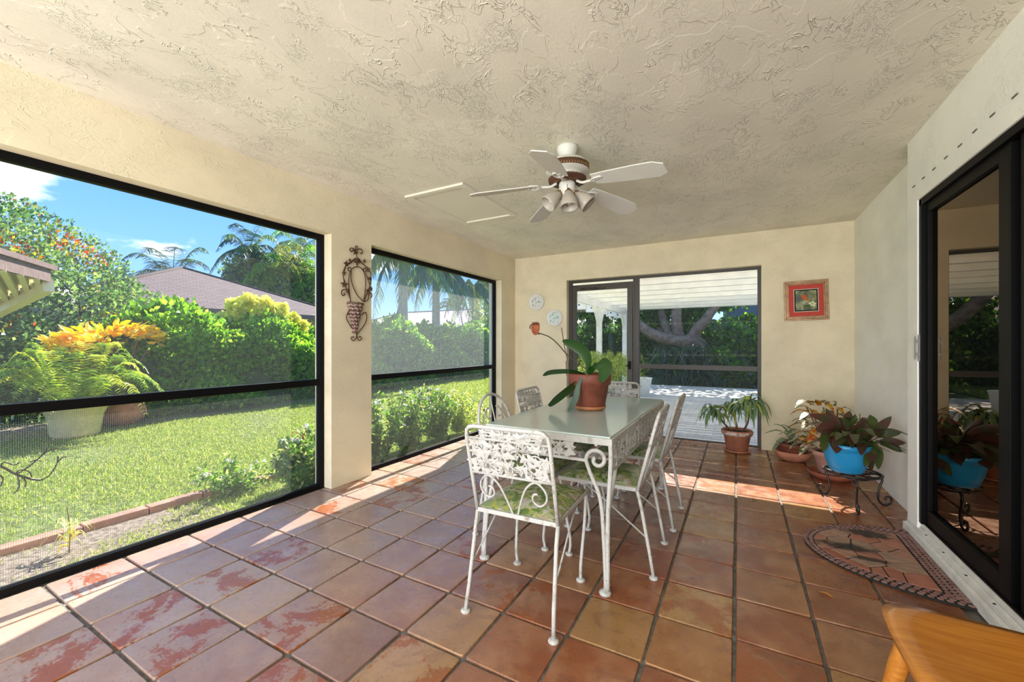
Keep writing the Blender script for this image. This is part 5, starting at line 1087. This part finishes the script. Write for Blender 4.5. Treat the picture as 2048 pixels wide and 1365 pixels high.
# stemmed plant with a whorl of leaves, dracaena, young weed, hanging branch
tp = atx(606, 868, -4.0); r = empty('stemmed_plant', (-4.0, tp.y, GZ), 'single-stemmed plant with a whorl of pale narrow leaves near the first screen corner', 'plant'); MB().tube([(-4.0, tp.y, GZ), tp], .011, 6).build('stem', 'twig', r)
for k in range(22):
    a = k * 2.4; u = Vector((math.cos(a), math.sin(a), 0)); lf(r, 'leaf', cat([tp + Vector((0, 0, -.02)), tp + u * .09 + Vector((0, 0, .06 * math.cos(k))), tp + u * .17 + Vector((0, 0, .02 * math.cos(k) - .06))], 3), .026, 'crotonY' if k % 5 == 0 else ('varieg' if k % 2 else 'shrub'), 'spear')
for hy, hz in ((818, .62), (845, .42)):
    tp = atx(968, hy, -3.45); 
    if hz > .5: dr = empty('striped_dracaena', (-3.45, tp.y, GZ), 'yellow-striped strap-leaved plant outside the right end of the second screen', 'plant'); MB().tube([(-3.45, tp.y, GZ), tp], .014, 6).build('stem', 'twig', dr)
    for k in range(34):
        a = k * 2.4; u = Vector((math.cos(a), math.sin(a), 0)); L_ = random.uniform(.15, .24); up = random.uniform(.0, 1.1); b_ = tp + Vector((0, 0, -.14 * random.random())); pp = cat([b_, b_ + u * L_ * .5 + Vector((0, 0, L_ * .5 * up)), b_ + u * L_ + Vector((0, 0, L_ * (.5 * up - .4)))], 3); pp = [Vector((min(p.x, XO - .03), p.y, p.z)) for p in pp]; lf(dr, 'leaf', pp, .026, 'varieg', 'spear')
wx = atz(138, 1108, GZ); r = empty('young_weed', wx, 'thin upright twig with small yellow-green leaves growing in the mulch by the frame', 'plant'); tp = atx(134, 1015, wx.x); MB().tube(cat([wx, wx.lerp(tp, .5) + Vector((0, .008, 0)), tp], 4), .003, 5).build('stem', 'twig', r)
for k in range(26):
    b_ = wx.lerp(tp, random.uniform(.12, .62)); a = k * 2.4; u = Vector((math.cos(a), math.sin(a), 0)); L_ = random.uniform(.06, .12); lf(r, 'leaf', cat([b_, b_ + u * L_ * .6 + Vector((0, 0, .04)), b_ + u * L_ + Vector((0, 0, -.01))], 3), .018, 'yellow' if k % 6 == 0 else 'varieg', 'spear')
r = empty('curled_branch', (-3.28, .38, GZ), 'dark thin branch with curling narrow leaves in front of the lawn at the left edge', 'branch')
mb = MB(); xb = -3.28
def bp(*pts): return cat([atx(px, py, xb) for px, py in pts], 5)
mb.tube([Vector((xb, .30, GZ)), Vector((xb, .36, .35))] + bp((-40, 915), (0, 932), (30, 948), (60, 958), (82, 961)), .006, 5)
for P_ in (((35, 948), (60, 932), (80, 915), (100, 900), (120, 897)), ((60, 925), (72, 921), (84, 923)), ((30, 948), (42, 940), (58, 944), (64, 956)), ((82, 961), (98, 952), (110, 935), (115, 925), (125, 916), (137, 914)), ((115, 925), (116, 912)), ((45, 955), (52, 965), (50, 975)), ((36, 952), (38, 975), (28, 988)), ((0, 932), (10, 925), (28, 930), (40, 925)), ((80, 915), (92, 900), (98, 885), (108, 880)), ((0, 950), (6, 960), (0, 975))):
    mb.tube(bp(*P_), [.0045] * 1 + [.0035] * (len(bp(*P_)) - 2) + [.001] if True else .003, 5)
mb.build('twigs', 'branch', r)

# ================================================================ PALMS
def palm(name, x, y, h, lean, nf, L_, ll, mats, label, trunk_r=.14, rise=.9, droop=1.6, vdown=.35, skirt=0, nl=40, rot=0, crown=None, wr=.09):
    r = empty(name, (x, y, GZ), label, 'palm'); top = Vector((x + lean[0], y + lean[1], GZ + h))
    MB().tube(cat([(x, y, GZ), (x + lean[0] * .3, y + lean[1] * .3, GZ + h * .5), top], 6), [trunk_r * (1.15 - .4 * i / 12) for i in range(13)], 12).build('trunk', 'palmbark', r)
    if crown: MB().tube([top + Vector((0, 0, -crown)), top + Vector((0, 0, .1))], [trunk_r * .85, trunk_r * .5], 10).build('crownshaft', 'stemg', r)
    for k in range(nf):
        a = rot + k * 2.39996; e = (k + .5) / nf; mm = mats if isinstance(mats[0], str) else mats[k % len(mats)]
        path = frond(r, 'frond', top, a, L_ * (.62 + .38 * e) * random.uniform(.9, 1.1), rise * L_ * (1.05 - e * .95), droop * L_ * (.25 + .6 * e), nl, ll, wr, [random.choice(mm)], vdown)
        MB().tube(path, [.022 * (1 - .9 * i / 14) for i in range(15)], 4).build('rachis', 'stemg', r)
    return r
p_ = lambda px, py, x: atx(px, py, x)
c_ = p_(497, 505, -33); palm('palm_tree', c_.x, c_.y, c_.z - GZ, (0, 0), 14, 3.0, .8, ['palmL', 'palmB'], 'tall slim palm rising above the right slope of the brown roof', .20, .95, 1.1, .5, rot=.4)
c_ = p_(345, 560, -30); palm('palm_tree', c_.x, c_.y, c_.z - GZ, (0, 0), 15, 3.2, .75, ['palm', 'palmB'], 'palm crown showing just above the peak of the brown roof', .22, .8, .8, .3, rot=1.2)
for (px, py, x, L_, lb, rt) in ((548, 545, -32, 3.4, 'bushy green palm right of the slim palm, leftmost of the cluster', 0), (590, 535, -34, 3.6, 'bushy green palm in the middle of the cluster', 1), (628, 560, -31, 3.4, 'bushy green palm at the right end of the cluster beside the frame', 2), (600, 500, -38, 4.2, 'higher palm with arching fronds behind the bushy cluster', 3)):
    c_ = p_(px, py, x); palm('palm_tree', c_.x, c_.y, c_.z - GZ, (0, 0), 20, L_, .8, ['palmL', 'palmY', 'hedgeB'], lb, .16, .8, 1.5, .5, rot=rt)
blob('broadleaf_tree', tuple(p_(590, 590, -33)), (2.6, 4.2, 2.3), 8000, .30, ['bougA', 'bougB', 'hedgeB', 'bluish'], [.3, .3, .2, .2], 'dense grey-green tree below the palm cluster behind the hedge', 'tree', lump=.2)
blob('broadleaf_tree', tuple(p_(512, 565, -34)), (2.0, 2.2, 2.3), 4000, .26, ['bougA', 'bluish', 'bougB'], [.3, .4, .3], 'grey-green tree at the foot of the slim palm beside the roof', 'tree', lump=.25)
for (px, x, topz, lb, rt, yl, tr) in ((806, -9.6, 4.3, 'thick grey-trunked palm with hanging fronds, left one in the second screen', .3, 0, .17), (872, -10.5, 4.1, 'grey-trunked palm with long hanging fronds, middle one in the second screen', 1.1, 0, .17)):
    c_ = p_(px, 600, x); palm('palm_tree', c_.x, c_.y, topz - GZ, (0, 0), 11, 2.0, .66, [['palm', 'palmB'], ['palm', 'palmY'], ['palmB', 'palm']], lb, tr, .35, 1.55, 1.6, rot=rt, nl=46, wr=.08)
c_ = p_(945, 560, -10.5); palm('palm_tree', c_.x, c_.y, 3.9, (0, 0), 12, 1.9, .6, [['palmY'], ['palm']], 'slender palm with yellowing hanging fronds, right one in the second screen', .05, .4, 1.5, 1.5, rot=.2, nl=44, wr=.08)
c_ = p_(905, 612, -36); palm('palm_tree', c_.x, c_.y, c_.z - GZ, (0, 0), 14, 3.4, 1.0, ['palm', 'hedgeA'], 'small distant palm above the pale roof between two trunks', .15, .5, .9, .2)
rt_ = p_(980, 615, -14); bt = blob('broadleaf_tree', tuple(rt_), (1.0, 1.4, 1.2), 2400, .16, ['darkB', 'bougB', 'lime'], [.4, .4, .2], 'light green tree at the right edge of the second screen', 'tree', core=None, lump=.25); MB().tube([(rt_.x, rt_.y, GZ), (rt_.x, rt_.y, rt_.z)], .12, 8).build('trunk', 'bark', bt)

# ================================================================ NEIGHBOURING HOUSES
def hip_house(name, x0, x1, y0, y1, ze, rise, label, mroof, wallm='houseW', over=.5):
    r = empty(name, ((x0 + x1) / 2, (y0 + y1) / 2, GZ), label, 'house'); w_ = min(x1 - x0, y1 - y0) / 2; MB().box((x0 + over, y0 + over, GZ), (x1 - over, y1 - over, ze - .02)).build('walls', wallm, r)
    A, B, C_, D = (x0, y0, ze), (x1, y0, ze), (x1, y1, ze), (x0, y1, ze)
    if (x1 - x0) >= (y1 - y0): R0, R1 = (x0 + w_, (y0 + y1) / 2, ze + rise), (x1 - w_, (y0 + y1) / 2, ze + rise)
    else: R0, R1 = ((x0 + x1) / 2, y0 + w_, ze + rise), ((x0 + x1) / 2, y1 - w_, ze + rise)
    if (x1 - x0) >= (y1 - y0): faces = [[A, B, R1, R0], [B, C_, R1], [C_, D, R0, R1], [D, A, R0]]
    else: faces = [[A, B, R0], [B, C_, R1, R0], [C_, D, R1], [D, A, R0, R1]]
    off = Vector(r.location); V = []; F = []; UV = []
    for f_ in faces:
        b = len(V); e = (Vector(f_[1]) - Vector(f_[0])).normalized(); nn = e.cross(Vector(f_[2]) - Vector(f_[0])).normalized(); g_ = nn.cross(e)
        for p in f_: V.append(tuple(Vector(p) - off)); d = Vector(p) - Vector(f_[0]); UV.append((d.dot(e), d.dot(g_)))
        F.append(list(range(b, b + len(f_))))
    me = bpy.data.meshes.new('roof'); me.from_pydata(V, [], F); ul = me.uv_layers.new(name='UVMap')
    for l_ in me.loops: ul.data[l_.index].uv = UV[l_.vertex_index]
    link('roof', me, mroof, r)
    mb = MB(); 
    for a, b in ((A, B), (B, C_), (C_, D), (D, A)): mb.bar(Vector(a) - Vector((0, 0, .10)), Vector(b) - Vector((0, 0, .10)), .05, .18)
    mb.build('fascia', 'roofbrown' if mroof == 'shingle' else 'white', r)
    mb = MB(); 
    for a, b in ((R0, R1), (A, R0), (B, R0 if len(faces[0]) == 3 else R1), (C_, R1), (D, R0 if (x1 - x0) >= (y1 - y0) else R1)): mb.tube([a, b], .07, 6)
    mb.build('ridge_cap', mroof, r); return r
hip_house('neighbour_house', -29, -16.5, 3.7, 14.2, 2.5, 2.15, 'neighbouring house with large brown shingled hip roof behind the hedge', 'shingle')
nh = hip_house('neighbour_house', -32, -13.0, 24.5, 33, 2.45, 1.75, 'distant house with pale shingled roof seen through the second screen', 'shingle2')
MB().box((-17.35, 25.7, 2.9), (-16.85, 26.2, 3.28)).add([(-17.5, 25.4, 3.2), (-16.7, 25.4, 3.2), (-16.7, 26.4, 3.42), (-17.5, 26.4, 3.42), (-17.1, 25.8, 3.55)], [(0, 1, 4), (1, 2, 4), (2, 3, 4), (3, 0, 4), (3, 2, 1, 0)]).build('roof_vent', 'houseB', nh)
# corner of a roof eave at far left
A_ = atz(-160, 480, 2.05); B_ = atz(97, 551, 2.05); C_ = atx(-30, 616, -9.1)
r = empty('corner_eave', B_, 'corner of a roof eave with brown fascia and cream rafters at the left edge', 'eave')
dn = Vector((0, 0, -.20)); mb = MB(); mb.bar(A_, B_, .04, .16).bar(A_ + Vector((0, 0, .10)), B_ + Vector((0, 0, .10)) + (B_ - A_).normalized() * .08, .10, .06); mb.build('fascia', 'roofbrown', r)
mb = MB(); mb.bar(B_ - Vector((0, 0, .12)), C_ - Vector((0, 0, .12)), .10, .16); mb.build('edge_beam', 'soffit', r)
mb = MB(); mb.add([A_ + Vector((0, 0, .02)), B_ + Vector((0, 0, .02)), C_ + Vector((0, 0, .02)), A_ + Vector((0, 0, .08)), B_ + Vector((0, 0, .08)), C_ + Vector((0, 0, .08))], [(0, 1, 2), (3, 5, 4), (0, 3, 4, 1), (1, 4, 5, 2), (2, 5, 3, 0)]); mb.build('soffit_board', 'soffit', r)
for k in range(5): t = .14 + .16 * k; MB().bar(A_.lerp(B_, 1 - t) - Vector((0, 0, .04)), C_.lerp(B_, 1 - t) - Vector((0, 0, .04)), .05, .10).build('rafter', 'soffit', r)
MB().bar((C_.x, C_.y, GZ), C_, .12, .12).build('post', 'soffit', r)

# ================================================================ PERGOLA AND PATIO
pg = empty('pergola', (-1, 9, -.035), 'white-painted timber pergola with boarded roof, braces and posts over the patio', 'pergola')
ys = 6.28; k = 0
while ys < 12.75:
    wd = .185; MB().box((-3.0, ys, 2.40), (1.9, ys + wd - .016, 2.412)).build('roof_board', 'roofpanel', pg); ys += wd; k += 1
MB().box((-3.0, 12.72, 2.26), (1.9, 12.80, 2.46)).build('end_beam', 'pergola', pg)
MB().box((-3.04, 5.9, 2.12), (-2.96, 12.9, 2.32)).build('side_beam', 'pergola', pg)
for y_ in (6.6, 7.5, 8.3, 9.1, 10.0, 10.9, 11.8, 12.6):
    j = MB().box((-3.30, y_ - .05, 2.26 - .16 * 0), (1.9, y_ + .05, 2.40)).box((-3.34, y_ - .07, 2.02), (-3.05, y_ + .07, 2.42)).build('joist', 'pergola', pg)
    MB().lathe([(0, .004), (.022, .004), (.022, 0)], (-3.2, y_ - .07, 2.12), 10, axis=Matrix.Rotation(PI / 2, 3, 'X')).build('bolt', 'black', j)
for i, y_ in enumerate((7.6, 9.9, 12.5)):
    MB().box((-3.05, y_ - .05, -.035), (-2.93, y_ + .05, 2.13)).build('post', 'pergola', pg)
    for s in (-1, 1): MB().bar((-2.99, y_ + s * .04, 1.68), (-2.99, y_ + s * .42, 2.13), .05, .08).build('brace', 'pergola', pg)
MB().box((1.8, 12.4, -.035), (1.9, 12.5, 2.4)).build('post', 'pergola', pg); MB().box((1.8, 6.4, -.035), (1.9, 6.5, 2.4)).build('post', 'pergola', pg)
# asparagus fern in planter, white pot, dark post
ac = Vector(aty(1218, 760, 8.3)); ac.z = -.035; r = empty('potted_asparagus_fern', ac, 'feathery yellow-green fern in a grey planter outside the screen door', 'plant')
MB().lathe([(0, ac.z), (.20, ac.z), (.26, ac.z + .40), (.29, ac.z + .42), (.28, ac.z + .47), (.24, ac.z + .46), (0, ac.z + .42)], (ac.x, ac.y, 0), 24).build('planter', 'houseB', r)
P = []; D = []
for k in range(150):
    a = random.uniform(0, 2 * PI); L_ = random.uniform(.35, .80); u = np.array((math.cos(a), math.sin(a), 0)); t = np.linspace(.1, 1, 26)[:, None]; rise = random.uniform(.25, .75); p = np.array(ac) + np.array((0, 0, .48)) + u * L_ * t + np.array((0, 0, 1.)) * (rise * np.sin(t * PI * .62) - .38 * t ** 3); p = np.repeat(p, 3, 0) + RNG.normal(size=(78, 3)) * .018; P.append(p); d = RNG.normal(size=(78, 3)) + u * .8; D.append(d)
leaves('foliage', np.concatenate(P), np.concatenate(D), .055, .16, ['fern', 'limeY', 'grassA'], r, T_DIA, [.55, .2, .25])
wp_ = aty(1287, 775, 10.2); tag(MB().lathe([(0, -.035), (.13, -.035), (.19, .36), (.21, .40), (.19, .41), (.16, .36), (0, .34)], (wp_.x, wp_.y, 0), 20).build('white_planter', 'statue'), 'white tapered planter on the patio behind the door frame', 'pot')
cp = aty(1222, 660, 14.5); tag(MB().tube([(cp.x, cp.y, GZ), (cp.x, cp.y, 1.5), (cp.x, cp.y, 1.62)], [.10, .095, .04], 10).build('columnar_cactus', 'darkA'), 'dark upright cactus column between the pergola posts', 'cactus')
# big tree with spreading limbs
TY = 16.0; tbse = aty(1398, 770, TY); r = empty('spreading_tree', (tbse.x, TY, GZ), 'old tree with several thick spreading limbs behind the patio', 'tree')
def limb(pts, r0, r1, dy=(0, 0)):
    q = [aty(px, py, TY + dy[0] + (dy[1] - dy[0]) * i / (len(pts) - 1)) for i, (px, py) in enumerate(pts)]; q = cat(q, 4); n_ = len(q); MB().tube(q, [r0 + (r1 - r0) * i / (n_ - 1) for i in range(n_)], 10).build('limb', 'bark', r)
MB().tube(cat([(tbse.x, TY, GZ), aty(1396, 725, TY), aty(1393, 690, TY)], 4), [.5, .46, .42, .38, .36, .34, .32, .30, .28], 14).build('trunk', 'bark', r)
limb([(1400, 692), (1385, 684), (1362, 684), (1330, 678), (1296, 664), (1268, 640), (1240, 600)], .27, .15, (0, -1)); limb([(1392, 694), (1352, 680), (1340, 668), (1330, 648), (1320, 615), (1308, 585), (1300, 540)], .20, .10, (0, 1)); limb([(1398, 690), (1362, 678), (1353, 650), (1353, 620), (1356, 590), (1350, 540)], .21, .17, (.3, 0))
limb([(1372, 690), (1384, 676), (1398, 655), (1410, 642), (1425, 620), (1450, 590)], .24, .12, (0, -.5)); limb([(1350, 690), (1326, 668), (1305, 640), (1295, 612), (1280, 570)], .18, .1, (.5, 2))
P = []; D = []
n = 6500; s = sph(n); c_ = np.array(aty(1290, 575, TY + 1.9)); P = c_ + s * np.array((4.6, 1.9, 1.3)) * (1 + .12 * np.sin(s[:, :1] * 11) - np.abs(RNG.normal(size=(n, 1))) * .25); k = (P[:, 2] > 2.1); P = P[k]; s = s[k]
leaves('foliage', P, s * .4 + RNG.normal(size=P.shape) * .7 - np.array((0, 0, .3)), RNG.uniform(.16, .28, len(P)), .42, ['darkB', 'hedgeA', 'hedgeB'], r, T_OVAL, [.35, .35, .3])
# clusters hanging into view
for px, py, rr_ in ((1290, 600, .8), (1300, 640, .6), (1320, 625, .6), (1378, 610, .7), (1400, 618, .7), (1425, 605, .55), (1448, 606, .3), (1335, 600, .7), (1365, 640, .35), (1195, 640, .8), (1215, 600, .9), (1180, 610, .8), (1255, 640, .6), (1160, 620, .8)):
    n = 620; s = sph(n); leaves('leaf_cluster', np.array(aty(px, py, TY + .9)) + s * rr_ * .62 * RNG.uniform(.3, 1, (n, 1)) * np.array((1.2, 1, .8)), s * .3 + RNG.normal(size=(n, 3)) * .6 - np.array((0, 0, .35)), RNG.uniform(.14, .26, n), .36, ['darkB', 'hedgeA', 'hedgeB'], r, T_OVAL, [.35, .35, .3])
n = 5200; s = sph(n); P = np.array((-1.2, 15.8, 4.9)) + s * np.array((5.2, 2.6, 1.7)) * RNG.uniform(.5, 1, (n, 1)); leaves('foliage', P, s * .4 + RNG.normal(size=P.shape) * .7, RNG.uniform(.18, .32, n), .42, ['darkB', 'hedgeA', 'hedgeB'], r, T_OVAL, [.35, .35, .3])  # unseen upper crown added to shade and dapple the patio
# strappy dark plants around the trunk
r = empty('strap_leaved_clump', (tbse.x + .5, TY - 1.2, GZ), 'clump of dark blue-green strap leaves around the foot of the tree', 'plant'); P = []; D = []
n = 1500; a = RNG.uniform(0, 2 * PI, n); bx = tbse.x - .2 + RNG.normal(size=n) * .48; by = TY - 1.3 + RNG.normal(size=n) * .3; bz = RNG.uniform(.1, 1.15, n); leaves('foliage', np.stack([bx, by, bz], 1), np.stack([np.cos(a), np.sin(a) - .4, RNG.uniform(-1.6, .6, n)], 1), RNG.uniform(.4, .7, n), .07, ['darkA', 'darkB', 'bluish'], r, T_LF, [.3, .35, .35], spin=False)
hedge('sea_grape_hedge', -.45, 6.2, 14.4, 15.4, 1.66, 9000, .17, ['hedgeA', 'hedgeB', 'darkB', 'bluish'], [.3, .35, .2, .15], 'round-leaved hedge right of the tree in front of the blue-grey wall', face='-x', wob=.2)
hedge('garden_hedge', -8.0, -4.2, 17.4, 18.4, 1.55, 4200, .17, ['darkA', 'darkB', 'hedgeA'], [.4, .4, .2], 'dark clipped hedge seen through the screen door left of the posts', wob=.15)
hedge('garden_hedge', -3.8, .8, 17.4, 18.4, 1.75, 5200, .17, ['darkB', 'hedgeA', 'hedgeB'], [.35, .35, .3], 'bright leafy hedge behind the tree between limbs and posts', wob=.2)
st(MB().box((-.6, 22, GZ), (14, 22.4, 4.6)), 'wall_neighbour', 'houseB')
hip_house('neighbour_house', -22, -7.5, 34, 42, 2.6, 1.8, 'far pale house glimpsed through the screen door over the dark hedge', 'shingle2')
